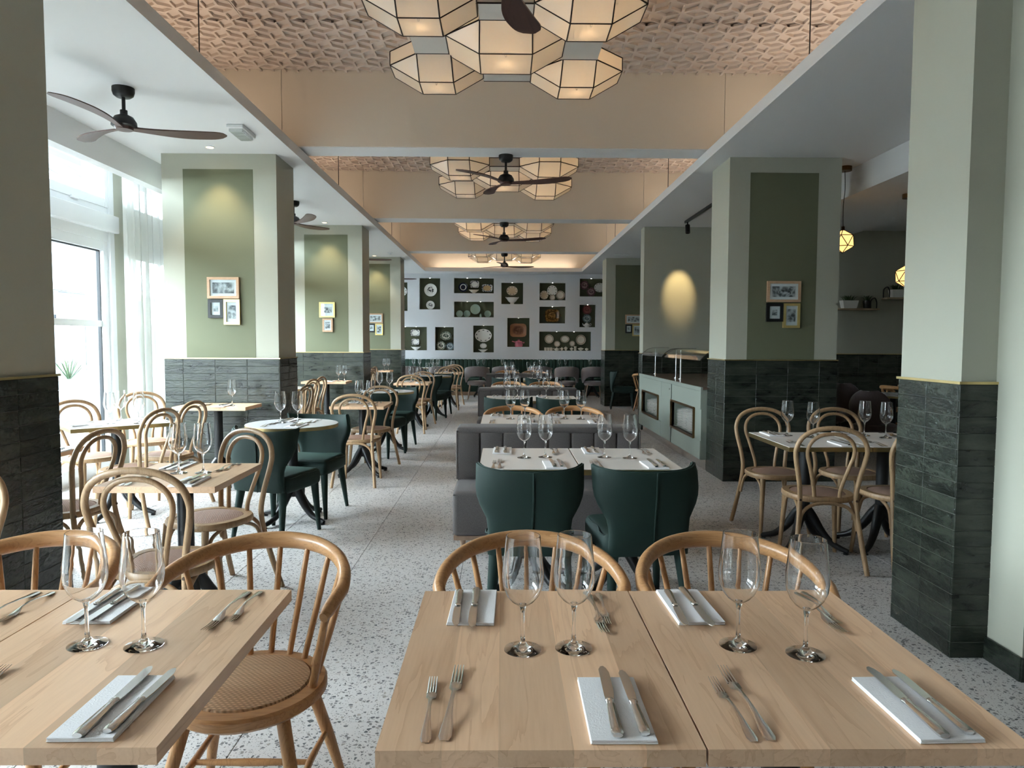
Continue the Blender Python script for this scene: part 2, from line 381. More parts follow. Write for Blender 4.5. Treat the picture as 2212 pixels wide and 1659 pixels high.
    def mesh(s, name, mats, smooth=None):
        me = bpy.data.meshes.new(name); me.from_pydata(s.v, [], s.f)
        mats = mats if isinstance(mats, (list, tuple)) else [mats]
        for m in mats: me.materials.append(M[m])
        if len(mats) > 1: me.polygons.foreach_set('material_index', s.m)
        bm = bmesh.new(); bm.from_mesh(me); bmesh.ops.recalc_face_normals(bm, faces=bm.faces[:]); bm.to_mesh(me); bm.free()
        if smooth is not None:
            me.polygons.foreach_set('use_smooth', [True] * len(me.polygons))
            try: me.set_sharp_from_angle(angle=math.radians(smooth))
            except Exception: pass
        me.update(); return me

def obj(name, me, parent=None, loc=(0, 0, 0), rot=(0, 0, 0), scale=None):
    o = bpy.data.objects.new(name, me); COL.objects.link(o)
    o.location = loc; o.rotation_euler = rot
    if scale: o.scale = scale
    if parent: o.parent = parent
    return o
def tag(o, label, catg, group=None, kind=None):
    if label: o['label'] = label
    if catg: o['category'] = catg
    if group: o['group'] = group
    if kind: o['kind'] = kind
    return o
def struct(name, me, parent=None, loc=(0, 0, 0), rot=(0, 0, 0), label=None):
    o = obj(name, me, parent, loc, rot)
    if not parent: o['kind'] = 'structure'
    if label: o['label'] = label
    return o
# kit = list of (part name, mesh, loc, rot, [sub parts of the same form])
def build(kit, name, loc, rz, label, catg, group=None):
    root = obj(name, None, None, loc, (0, 0, rz)); root.empty_display_size = .05
    tag(root, label, catg, group)
    for p in kit:
        a = obj(p[0], p[1], root, p[2] if len(p) > 2 else (0, 0, 0), p[3] if len(p) > 3 else (0, 0, 0))
        for q in (p[4] if len(p) > 4 else ()):
            obj(q[0], q[1], a, q[2] if len(q) > 2 else (0, 0, 0), q[3] if len(q) > 3 else (0, 0, 0))
    return root
def face(dx, dy): return math.atan2(-dx, dy)
def bx(name, mat, *a): return MB().box(*a).mesh(name, mat)

# ------------------------------------------------------------------ the room
CEIL, COFFER, BEAM_Z = 3.345, 4.22, 3.465
floor = struct('floor', bx('floor_slab', 'grout', -4.5, -3, -.1, 9.1, 20.4, -.006), label='pale terrazzo floor of large tiles')
tm = MB().rbox(-.3488, -.4663, -.02, .3488, .4663, 0, .0015, 1).mesh('floor_tile', 'terrazzo')
for i in range(12):
    for j in range(21):
        obj('floor_tile', tm, floor, (-.96 + .7 * (i - 5) + .35, 4.52 + .935 * (j - 4) + .4675, 0))
obj('floor_field', bx('ff', 'terrazzo', 3.942, -3, -.02, 9.1, 20.4, -.001), floor)
obj('floor_field', bx('ff', 'terrazzo', -4.5, -3, -.02, 3.94, .778, -.001), floor)

soffit_l = struct('ceiling_left', bx('cl', 'white_paint', -4.32, -3, CEIL, -2.11, 20.2, CEIL + .1))
soffit_r = struct('ceiling_right', bx('cr', 'white_paint', 2.11, -3, CEIL, 3.8, 20.2, CEIL + .1))
struct('ceiling_end', bx('ce', 'white_paint', -2.11, 19.33, CEIL, 2.11, 20.2, CEIL + .1))
struct('trim_pelmet', bx('tp', 'white_paint', -3.80, -3, 3.075, -3.685, 20.0, CEIL))
struct('trim_bulkhead', bx('tb', 'white_paint', 3.786, -3, 3.06, 5.16, 11.8, CEIL + .1))
struct('ceiling_side_room', bx('csr', 'white_paint', 5.1, -3, 3.30, 9.1, 20.2, 3.40))
struct('ceiling', bx('roof', 'relief_beige', -4.5, -3.2, COFFER + .03, 9.2, 20.5, COFFER + .15), label='beige coffered ceiling with moulded relief panels')
struct('wall_side_upper', bx('wu', 'beige_paint', 3.3, -3, CEIL + .1, 3.36, 19.75, COFFER + .04))
struct('wall_left_upper', bx('wu', 'beige_paint', -3.36, -3, CEIL + .1, -3.3, 19.75, COFFER + .04))
struct('wall_end_upper', bx('wu', 'beige_paint', -3.3, 19.72, CEIL + .1, 3.3, 19.8, COFFER + .04))
for bi, (y0, y1) in enumerate(((3.12, 3.52), (7.55, 7.93), (11.84, 12.24), (16.05, 16.47), (-1.2, -.8))):
    b = struct('trim_beam_%d' % (bi + 1), bx('beam', 'white_paint', -3.3, y0 + .012, BEAM_Z, 3.3, y1 - .012, COFFER + .04))
    for yy in (y0, y1 - .012):
        for xa, xb in ((-3.3, -2.3), (-2.294, 2.294), (2.3, 3.3)):
            obj('cladding_panel', bx('cladding', 'beige_paint', xa, yy, BEAM_Z + .006, xb, yy + .012, COFFER + .03), b)

# moulded rhombille relief panels
def relief(xa, xb, ya, yb, cell=.25, rib=.021, dep=.024):
    mb = MB(); h = cell * math.sqrt(3) / 2
    nj = int((yb - ya0) / h) + 3; ni = int((xb - xa0) / cell) + 3
    for j in range(-1, nj):
        for i in range(-1, ni):
            o = Vector((i * cell + (cell / 2 if j % 2 else 0), j * h, 0))
            for k in range(3):
                a = k * PI / 3; d = Vector((math.cos(a), math.sin(a), 0)) * cell; nrm = Vector((-math.sin(a), math.cos(a), 0)) * (cell / math.sqrt(3) / 2)
                q = [o, o + d / 2 - nrm, o + d, o + d / 2 + nrm]; c = o + d / 2
                if not (xa <= c.x + xa0 < xb and ya <= c.y + ya0 < yb): continue
                off = Vector((xa0, ya0, 0)); sc = 1 - rib / (cell / (2 * math.sqrt(3)) * math.cos(PI / 6)) * .55
                inn = [c + (p - c) * sc for p in q]
                vs = [p + off for p in q] + [p + off for p in inn] + [p + off + Vector((0, 0, dep)) for p in inn]
                fs = [(r_, (r_ + 1) % 4, 4 + (r_ + 1) % 4, 4 + r_) for r_ in range(4)] + [(4 + r_, 4 + (r_ + 1) % 4, 8 + (r_ + 1) % 4, 8 + r_) for r_ in range(4)] + [(8, 9, 10, 11)]
                mb.add(vs, fs)
    return mb.mesh('relief_panel', 'relief_beige')
ceil_o = bpy.data.objects['ceiling']
for ci, (y0, y1) in enumerate(((3.52, 7.55), (7.93, 11.84), (12.24, 16.05), (16.47, 19.72))):
    ysp = y0 + (y1 - y0) * .70
    for xa, xb in ((-3.3, -2.29), (-2.29, 2.29), (2.29, 3.3)):
        for ya, yb in ((y0, ysp), (ysp, y1)):
            xa0, ya0 = -3.5, y0 + (.05 if ya == y0 else .0)
            me = relief(xa, xb, ya, yb)
            obj('relief_panel', me, ceil_o, (0, 0, COFFER + (.004 if (xa < -3) != (ya == y0) else 0)))
for i, (x, y) in enumerate(((-2.14, 5.16), (2.14, 5.1), (-2.14, 9.4), (2.14, 9.4), (-2.14, 13.8), (2.14, 13.8))):
    side = 'left' if x < 0 else 'right'
    c = obj('suspension_cable', MB().tube([(0, 0, 0), (0, 0, COFFER - CEIL - .1)], [.0045, .0045], 6).mesh('cable', 'black_metal'), None, (x, y, CEIL + .1))
    tag(c, 'thin dark cable from coffer to the %s ceiling edge, %s bay' % (side, ('nearest', 'second', 'third')[i // 2]), 'cable', 'suspension cables of the dropped ceiling')

# LED strips lying in the coves above the dropped ceiling
def cove(x, y, length, along, energy, label):
    e = obj('led_strip', bx('strip', 'led', -.012 if along == 'y' else -length / 2, -length / 2 if along == 'y' else -.012, 0, .012 if along == 'y' else length / 2, length / 2 if along == 'y' else .012, .01), None, (x, y, CEIL + .1)); tag(e, label, 'light strip', 'cove light strips')
    l = bpy.data.lights.new('cove_light', 'AREA'); l.shape = 'RECTANGLE'; l.size = .05 if along == 'y' else length; l.size_y = length if along == 'y' else .05; l.energy = energy; l.color = (1, .88, .76)
    lo = bpy.data.objects.new('cove_light', l); COL.objects.link(lo); lo.location = (x, y, CEIL + .118); lo.rotation_euler = (PI, 0, 0)
for i, (ya, yb) in enumerate(((3.52, 7.55), (7.93, 11.84), (12.24, 16.05), (16.47, 19.4))):
    for sx in (-1, 1): cove(sx * 2.75, (ya + yb) / 2, yb - ya - .5, 'y', 1.5, 'warm light strip hidden in the %s ceiling cove, %s bay' % ('left' if sx < 0 else 'right', ('nearest', 'second', 'third', 'farthest')[i]))
cove(0, 19.55, 3.8, 'x', 1.6, 'warm light strip hidden in the end ceiling cove')

# walls
struct('wall_behind_camera', bx('wb', 'dark_panelling', -4.5, -3.2, -.05, 9.1, -3, 4.3))
struct('wall_right', bx('wr', 'grey_green_wall', 9.0, -3, -.05, 9.2, 20.4, 4.3))
struct('wall_end_right', bx('wer', 'grey_green_wall', 3.3, 20.0, -.05, 9.1, 20.4, 4.3))
struct('wall_end_left', bx('wel', 'back_wall_white', -4.5, 20.0, -.05, -3.2, 20.4, 4.3))

# tiles
_tile = {}
def tile_mesh(w):
    k = round(w, 3)
    if k not in _tile: _tile[k] = MB().rbox(-w / 2 + .001, -.006, -.0363, w / 2 - .001, .006, .0363, .002, 1).mesh('wall_tile', 'glazed_tile')
    return _tile[k]
def tiles(parent, axis, fixed, start, widths, rows=17, z0=.0, hgt=.0745):
    t = start
    for w in widths:
        for r in range(rows):
            z = z0 + hgt * (r + .5); jit = (R.uniform(-.006, .006), R.uniform(-.003, .003), R.uniform(-.006, .006))
            pos = (t + w / 2, fixed, z) if axis == 'y' else (fixed, t + w / 2, z)
            obj('wall_tile', tile_mesh(w), parent, pos, (jit[0], jit[1], (0 if axis == 'y' else PI / 2) + jit[2]))
        t += w
CAP = 1.2665
def column(name, label, x0, x1, y0, y1, front, left=None, right=None, panel=True, top=CEIL):
    c = struct(name, bx('column_paint', 'sage_light', x0, y0, CAP, x1, y1, top), label=label)
    obj('tile_backing', bx('backing', 'grout', x0 - .009, y0 - .009, 0, x1 + .009, y1 - .001, CAP), c)
    if front: tiles(c, 'y', y0 - .006, x0 - .012, front)
    if left: tiles(c, 'x', x0 - .006, y0, left)
    if right: tiles(c, 'x', x1 + .006, y0, right)
    obj('brass_trim', MB().box(x0 - .016, y0 - .016, CAP, x1 + .016, y1 + .016, CAP + .012).mesh('brass_trim', 'brass'), c)
    if panel: obj('painted_panel', bx('painted_panel', 'sage_dark', x0 + .215, y0 - .002, CAP + .012, x1 - .235, y0 + .004, 3.19), c)
    return c
FW = [.19, .328, .328, .328]; SW = [.3, .312]
for i, y in enumerate((7.38, 11.79, 16.15)):
    column('column_left_%d' % (i + 1), 'sage green tiled column on the window side, %s from the camera' % ('nearest', 'second', 'third')[i], -3.47, -2.312, y, y + .6, FW, None, SW)
column('column_left_near', 'sage green tiled column at the left edge of the picture', -3.47, -2.312, 3.1, 3.71, [.19, .328, .328, .328], None, SW, False)
column('column_right_1', 'sage green tiled column beside the buffet counter', 2.312, 3.465, 7.38, 7.99, FW[::-1], SW, None)
column('column_right_3', 'sage green tiled column at the far right end of the hall', 2.312, 3.465, 16.15, 16.75, FW[::-1], SW, None)
column('column_right_near', 'sage green tiled column at the right edge of the picture', 2.075, 3.3, 3.2, 3.69, [.1775], [.245, .247], None, False)
struct('wall_right_near', bx('wrn', 'sage_light', 2.236, 2.965, .0, 3.3, 3.2, CEIL), label='painted wall stub in front of the right pillar')
bb = struct('baseboard_right', bx('bb', 'grout', 2.232, 2.961, 0, 3.3, 3.2, .1))
obj('wall_tile', MB().rbox(2.218, 2.955, 0, 2.232, 3.186, .105, .002, 1).mesh('base_tile', 'glazed_tile'), bb)
obj('wall_tile', MB().rbox(2.222, 2.947, 0, 2.55, 2.961, .105, .002, 1).mesh('base_tile', 'glazed_tile'), bb)
# cross wall on the right: behind the buffet and across the dim side room
cw = column('wall_cross_right', 'sage wall behind the buffet counter and the side room', 2.312, 9.0, 11.8, 12.1, [.328] * 15, [.3], None, False)
# outer wall on the left (windows)
wl = struct('wall_left', MB().box(-4.46, -3, 3.42, -4.3, 20.2, 4.3).mesh('wl', 'sage_light'), label='sage window wall on the left')
PIL = [(-3.0, -.7), (3.3, 3.6), (7.93, 8.2), (12.2, 12.48), (16.5, 16.78), (19.9, 20.3)]
for a, b in PIL: obj('pilaster', MB().box(-4.46, a, 0, -4.3, b, 3.42).box(-4.3, a, 0, -4.27, b, 3.42).mesh('pilaster', 'sage_light'), wl)
for a, b in PIL[1:-1]: obj('exterior_pier', bx('pier', 'exterior_cream', -4.74, b - .02, 0, -4.462, b + .3, 4.3), wl)

def window(n, ya, yb):
    w = struct('window_%d' % n, MB().box(-4.42, ya, 0, -4.29, ya + .06, 3.42).box(-4.42, yb - .06, 0, -4.29, yb, 3.42)
               .box(-4.42, ya, 0, -4.32, yb, .08).box(-4.42, ya, 3.36, -4.32, yb, 3.42).box(-4.42, (ya + yb) / 2 - .05, .0, -4.32, (ya + yb) / 2 + .05, 3.42)
               .box(-4.42, ya, 2.52, -4.287, yb, 2.885).mesh('window_frame', 'frame_white'), label='tall white framed window with transom')
    obj('jamb_cover', MB().box(-4.33, ya - .01, 0, -4.262, ya + .075, 3.42).box(-4.33, yb - .075, 0, -4.262, yb + .01, 3.42).mesh('jamb', 'frame_white'), w)
    obj('transom_box', MB().rbox(-4.34, ya - .03, 2.62, -4.22, yb + .04, 2.80, .006, 1).mesh('transom_box', 'frame_white'), w)
    for a, b in ((ya + .05, (ya + yb) / 2 - .03), ((ya + yb) / 2 + .03, yb - .05)):
        obj('sash', MB().box(-4.36, a, 2.88, -4.28, b, 2.97).box(-4.36, a, 3.3, -4.28, b, 3.38).box(-4.362, a, 2.878, -4.278, a + .08, 3.382).box(-4.362, b - .08, 2.878, -4.278, b, 3.382).mesh('sash', 'frame_white'), w)
        obj('pane', bx('pane', 'window_glass', -4.345, a + .06, 2.95, -4.337, b - .06, 3.32), w)
        obj('door_leaf', MB().box(-4.372, a, .058, -4.298, a + .1, 2.522).box(-4.372, b - .1, .058, -4.298, b, 2.522).box(-4.37, a, .06, -4.30, b, .16).box(-4.37, a, 2.42, -4.30, b, 2.52).mesh('leaf', 'frame_white'), w)
        obj('gasket', MB().box(-4.375, a + .1, .16, -4.34, a + .112, 2.42).box(-4.375, b - .112, .16, -4.34, b - .1, 2.42).box(-4.375, a + .1, 2.408, -4.34, b - .1, 2.42).mesh('gasket', 'rubber'), w)
        obj('pane', bx('pane', 'window_glass', -4.362, a + .1, .16, -4.354, b - .1, 2.42), w)
        obj('guard_bar', bx('guard_bar', 'frame_white', -4.352, a + .1, 1.60, -4.335, b - .1, 1.665), w)
        for t in (.3, .7): obj('hinge', MB().rbox(-4.30, a + (b - a) * t - .06, 2.865, -4.265, a + (b - a) * t + .06, 2.895, .005, 1).mesh('hinge', 'frame_white'), w)
for n, (a, b) in enumerate(((-.7, 3.3), (3.6, 7.93), (8.2, 12.2), (12.48, 16.5), (16.78, 19.9))):
    window(n + 1, a, b); window_portal(-4.6, a, b, 0, 3.42)

# curtains
def curtain(y0, y1, x=-4.06, z1=3.3, amp=.035):
    mb = MB(); n = int((y1 - y0) * 90); vs = []; fs = []
    for i in range(n + 1):
        t = i / n; y = y0 + (y1 - y0) * t
        dx = amp * math.sin(t * (y1 - y0) * 44) + .012 * math.sin(t * 97)
        vs += [(x + dx * 1.25, y + .02 * math.sin(t * 51), .03), (x + dx, y, 1.4), (x + dx * .6, y, z1)]
    for i in range(n):
        for k in range(2): fs.append((i * 3 + k, i * 3 + 3 + k, i * 3 + 4 + k, i * 3 + 1 + k))
    return mb.add(vs, fs).mesh('curtain', 'sheer_curtain', 60)
for i, (a, b) in enumerate(((7.74, 9.15), (12.05, 13.4), (16.35, 17.7))):
    tag(obj('sheer_curtain', curtain(a, b)), ('sheer white curtain beside the nearest tiled column', 'sheer white curtain behind the second left column', 'sheer white curtain behind the third left column')[i], 'curtain', 'sheer curtains at the window wall')

# outside
struct('wall_added_slab', bx('added_slab', 'exterior_cream', -6.2, -3.2, 4.0, -4.46, 20.5, 4.2), label='unseen slab added over the windows to shade the outside')  # unseen slab, added to cut daylight on the courtyard side
struct('wall_added_mass', bx('added_mass', 'exterior_cream', -4.5, -3.2, COFFER + .16, 9.2, 20.5, 11.0), label='unseen mass added above the roof to block the sky')  # unseen block over the roof, added to keep sky off the facade
g = struct('ground_outside', bx('go', 'exterior_ground', -30, -20, -.15, -4.46, 60, -.12))
fc = obj('neighbour_building', None, None, (-9.5, 15, 0)); tag(fc, 'white building across the courtyard with dark framed windows', 'building')
fb = MB()
wins = [(-1.55, -.05), (.42, 1.9), (2.4, 3.9)]
ys = [-2.4] + [t for w in wins for t in w]
fb.box(-.3, -2.4, -.1, 0, 3.9, .75).box(-.3, -2.4, 2.5, 0, 3.9, 4.0)
for i in range(0, len(ys) - 1, 2): fb.box(-.3, ys[i], .75, 0, ys[i + 1], 2.5)
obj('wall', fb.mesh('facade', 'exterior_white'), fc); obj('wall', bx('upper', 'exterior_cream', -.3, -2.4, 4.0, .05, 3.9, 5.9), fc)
obj('canopy', bx('canopy', 'exterior_cream', -.3, -2.4, 5.9, 4.0, 3.9, 6.05), fc)  # unseen overhang, added to shade the facade below
obj('unseen_low_wing', bx('gw', 'exterior_ground', -.3, -20, -.1, 0, -2.4, 2.6), fc); obj('unseen_low_wing', bx('gw', 'exterior_ground', -.3, 3.9, -.1, 0, 20, 2.6), fc)  # unseen stretches, kept low and dark to shape the daylight indoors
obj('ledge', bx('ledge', 'exterior_cream', 0, -2.4, 2.52, .08, 3.9, 2.64), fc)
for r_ in range(12):
    z = 4.25 + r_ * .11
    obj('relief_slat', MB().tube([(.07, -2.3 + .32 * t, z + .02 * math.sin(t * 1.9 + r_)) for t in range(20)], [.025 + .018 * math.sin(t * 1.3 + r_ * 2.1) for t in range(20)], 6).mesh('slat', 'exterior_white'), fc)
for a, b in wins:
    wf = obj('window', MB().box(-.2, a, .75, -.1, a + .07, 2.5).box(-.2, b - .07, .75, -.1, b, 2.5).box(-.202, a, 2.43, -.098, b, 2.502).box(-.16, a - .15, 1.83, .03, b, 2.0).mesh('wf', 'exterior_dark'), fc)
    obj('pane', bx('wp', 'window_glass', -.17, a, .75, -.16, b, 2.5), wf); obj('glazing_bar', MB().box(-.16, (a + b) / 2 - .02, .75, -.14, (a + b) / 2 + .02, 2.43).box(-.16, a, 1.35, -.14, b, 1.38).mesh('gb', 'frame_white'), wf)
    obj('dark_interior', bx('di', 'exterior_dark', -.9, a - .2, .7, -.85, b + .2, 2.6), wf)
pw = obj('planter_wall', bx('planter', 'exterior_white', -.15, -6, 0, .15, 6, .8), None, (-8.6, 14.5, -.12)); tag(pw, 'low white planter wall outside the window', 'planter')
pl = obj('spiky_plant', None, None, (-8.68, 14.35, .66)); tag(pl, 'spiky green plant above the white planter wall outside', 'plant')
for k in range(14):
    a = k * 2.4; t = .25 + .5 * (k % 5) / 5; e = Vector((math.cos(a) * t, math.sin(a) * t, .62 - .35 * t))
    obj('blade', MB().tube([(0, 0, 0), e * .55 + Vector((0, 0, .08)), e * .85], [.022, .016, .002], 5, flat=.25).mesh('blade', 'leaf'), pl)

# back wall with display niches
NI = [(-3.092, -2.676, 2.309, 3.108), (-2.343, -1.764, 2.353, 3.225), (-1.38, -.272, 2.806, 3.23), (-1.38, -.271, 2.14, 2.577), (-.058, .548, 2.51, 3.108), (1.007, 1.742, 2.622, 3.108), (2.13, 3.1, 2.73, 3.23), (1.006, 1.736, 1.979, 2.445), (2.128, 2.588, 1.875, 2.503), (-3.046, -2.141, 1.212, 1.866), (-1.91, -1.39, 1.214, 1.865), (-.843, -.269, 1.159, 1.91), (.111, .734, 1.316, 2.125), (1.007, 2.47, 1.214, 1.748)]
YB, ND = 20.0, .17
xs = sorted({-3.3, 3.35} | {n[0] for n in NI} | {n[1] for n in NI}); zs = sorted({0.0, 3.345} | {n[2] for n in NI} | {n[3] for n in NI})
mb = MB()
for i in range(len(xs) - 1):
    for j in range(len(zs) - 1):
        cx, cz = (xs[i] + xs[i + 1]) / 2, (zs[j] + zs[j + 1]) / 2
        if any(n[0] < cx < n[1] and n[2] < cz < n[3] for n in NI): continue
        mb.add([(xs[i], YB, zs[j]), (xs[i + 1], YB, zs[j]), (xs[i + 1], YB, zs[j + 1]), (xs[i], YB, zs[j + 1])], [(0, 1, 2, 3)])
for a, b, c, d in NI:
    v = [(a, YB, c), (b, YB, c), (b, YB, d), (a, YB, d)]; w = [(p[0], YB + ND, p[2]) for p in v]
    mb.add(v + w, [(k, (k + 1) % 4, 4 + (k + 1) % 4, 4 + k) for k in range(4)])
bwall = struct('wall_back', mb.mesh('wall_back', 'back_wall_white'), label='white back wall with green display niches')
struct('wall_back_core', bx('core', 'back_wall_white', -3.3, YB + ND + .02, 0, 3.35, 20.4, 4.3))
for a, b, c, d in NI:
    nb = obj('niche', bx('niche', 'niche_green', a - .01, YB + ND, c - .01, b + .01, YB + ND + .012, d + .01), bwall)
    ne = 2 if b - a > .75 else 1
    for k in range(ne): obj('niche_light', MB().lathe([(.0, 0), (.014, 0), (.014, -.006), (0, -.006)], 10, ((a + (b - a) * (k + 1) / (ne + 1)), YB + .05, d - .001)).mesh('niche_light', 'niche_led'), nb)

# ------------------------------------------------------------------ furniture kits
def pedestal(h, spread=.30):
    out = [('column', MB().lathe([(.04, .2), (.04, h - .012)], 20).lathe([(.04, .2), (.046, .2), (.05, .25), (.04, .3)], 20).mesh('pole', 'black_metal', 40)),
           ('mounting_plate', bx('plate', 'black_metal', -.13, -.13, h - .012, .13, .13, h))]
    leg = MB(); pts = cat([(.0, 0, .29), (.06, 0, .225), (.13, 0, .125), (.21, 0, .055), (spread + .01, 0, .022)], 4)
    leg.tube(pts, [.042 - .026 * i / (len(pts) - 1) for i in range(len(pts))], 8, flat=1.0, up=(0, 0, 1))
    lm = leg.mesh('foot', 'black_metal', 50)
    pad = MB().lathe([(.0, 0), (.018, 0), (.018, .008), (.006, .012), (.006, .02), (0, .02)], 10).mesh('pad', 'black_metal', 40)
    for k in range(4): out.append(('foot', lm, (0, 0, 0), (0, 0, PI / 4 + k * PI / 2), [('levelling_pad', pad, (spread - .005, 0, 0))]))
    return out
TH, SF = .77, .9714   # table height; table plan is scaled with it
def wood_table(w, d, h=TH, th=.03, n=5, spread=.30):
    cuts = [-w / 2 + w * t for t in ([0, .20, .37, .60, .82, 1.0] if n == 5 else [i / n for i in range(n + 1)])]
    k = []
    for i in range(n):
        a, b = cuts[i], cuts[i + 1]; c = (a + b) / 2
        k.append(('stave', MB().box(a - c, -d / 2, 0, b - c, d / 2, th).mesh('stave', 'maple'), (c, 0, h - th)))
    return k + pedestal(h - th, spread)
def white_table(w, d, h=TH, th=.032, spread=.30):
    return [('top', bx('top', 'laminate', -w / 2 + .002, -d / 2 + .002, h - .004, w / 2 - .002, d / 2 - .002, h)),
            ('brass_edge', bx('edge', 'brass', -w / 2, -d / 2, h - th, w / 2, d / 2, h - .003))] + pedestal(h - th, spread)
def round_table(r, h=.79, top='marble'):
    return [('top', MB().lathe([(0, h), (r - .002, h), (r - .002, h - .004), (0, h - .004)], 48).mesh('top', top, 30)),
            ('brass_edge', MB().lathe([(0, h - .028), (r, h - .028), (r, h - .003), (0, h - .003)], 48).mesh('edge', 'brass', 30))] + pedestal(h - .028, .31)

def bent_chair():
    def mir(p): return [(-x, y, z) for x, y, z in p]
    half = [(.215, -.315, 0), (.192, -.25, .22), (.172, -.208, .44), (.182, -.215, .57), (.212, -.24, .72), (.213, -.255, .79), (.18, -.268, .86), (.105, -.277, .905), (0, -.28, .92)]
    outer = cat(half + mir(half[:-1])[::-1], 5)
    k = [('back_bow', MB().tube(outer, [.0155 if p.z > .3 else .0165 for p in outer], 10).mesh('bow', 'beech', 60))]
    h2 = [(.078, -.185, .445), (.083, -.19, .52), (.118, -.222, .66), (.142, -.24, .75), (.128, -.255, .82), (.075, -.264, .868), (0, -.266, .882)]
    k.append(('inner_bow', MB().tube(cat(h2 + mir(h2[:-1])[::-1], 5), .0125, 8).mesh('inner', 'beech', 60)))
    def outline(s, n=28):
        o = []
        for i in range(n):
            a = 2 * PI * i / n; c, q = math.cos(a), math.sin(a)
            e = 2 / 2.6; o.append((s * .215 * math.copysign(abs(c) ** e, c) * (1.0 if q > 0 else 1 - .12 * abs(q)), s * .21 * math.copysign(abs(q) ** e, q)))
        return o
    def ringseat():
        m = MB(); a, b = outline(1.0), outline(.80); n = len(a); L = []
        for s_, z in ((1.0, .43), (1.03, .44), (1.03, .456), (1.0, .466)): L.append([(x, y, z) for x, y in outline(s_)])
        L.append([(x, y, .466) for x, y in b]); L.append([(x, y, .43) for x, y in b])
        vs = [p for l in L for p in l]; fs = []
        for l in range(len(L)):
            l2 = (l + 1) % len(L)
            for i in range(n): fs.append((l * n + i, l * n + (i + 1) % n, l2 * n + (i + 1) % n, l2 * n + i))
        return m.add(vs, fs).mesh('seat', 'beech', 50)
    pad = MB(); n = 28; vs = []; fs = []
    for s_, z in ((.80, .452), (.78, .464), (.6, .473), (.3, .477)): vs += [(x, y, z) for x, y in outline(s_)]
    for l in range(3):
        for i in range(n): fs.append((l * n + i, l * n + (i + 1) % n, (l + 1) * n + (i + 1) % n, (l + 1) * n + i))
    fs.append(tuple(range(3 * n, 4 * n))); pad.add(vs, fs)
    k.append(('seat', ringseat(), (0, 0, 0), (0, 0, 0), [('seat_pad', pad.mesh('pad', 'cane_fabric', 50))]))
    for s_ in (-1, 1):
        k.append(('leg', MB().tube([(s_ * .16, .16, .435), (s_ * .172, .178, .25), (s_ * .187, .2, 0)], [.02, .017, .013], 10).mesh('leg', 'beech', 50)))
        k.append(('side_brace', MB().tube(cat([(s_ * .182, -.215, .27), (s_ * .172, -.17, .385), (s_ * .17, -.09, .428)], 5), .0105, 8).mesh('brace', 'beech', 50)))
        k.append(('side_brace', MB().tube(cat([(s_ * .168, .17, .27), (s_ * .166, .125, .385), (s_ * .166, .04, .428)], 5), .0105, 8).mesh('brace', 'beech', 50)))
        k.append(('screw_plug', MB().tube([(s_ * .172, -.222, .45), (s_ * .172, -.2265, .45)], [.008, .007], 8).mesh('plug', 'plug_dark')))
    k.append(('rear_brace', MB().tube(cat([(-.178, -.222, .26), (-.16, -.218, .36), (-.1, -.212, .415), (0, -.21, .43), (.1, -.212, .415), (.16, -.218, .36), (.178, -.222, .26)], 4), .0115, 8).mesh('brace', 'beech', 50)))
    return k

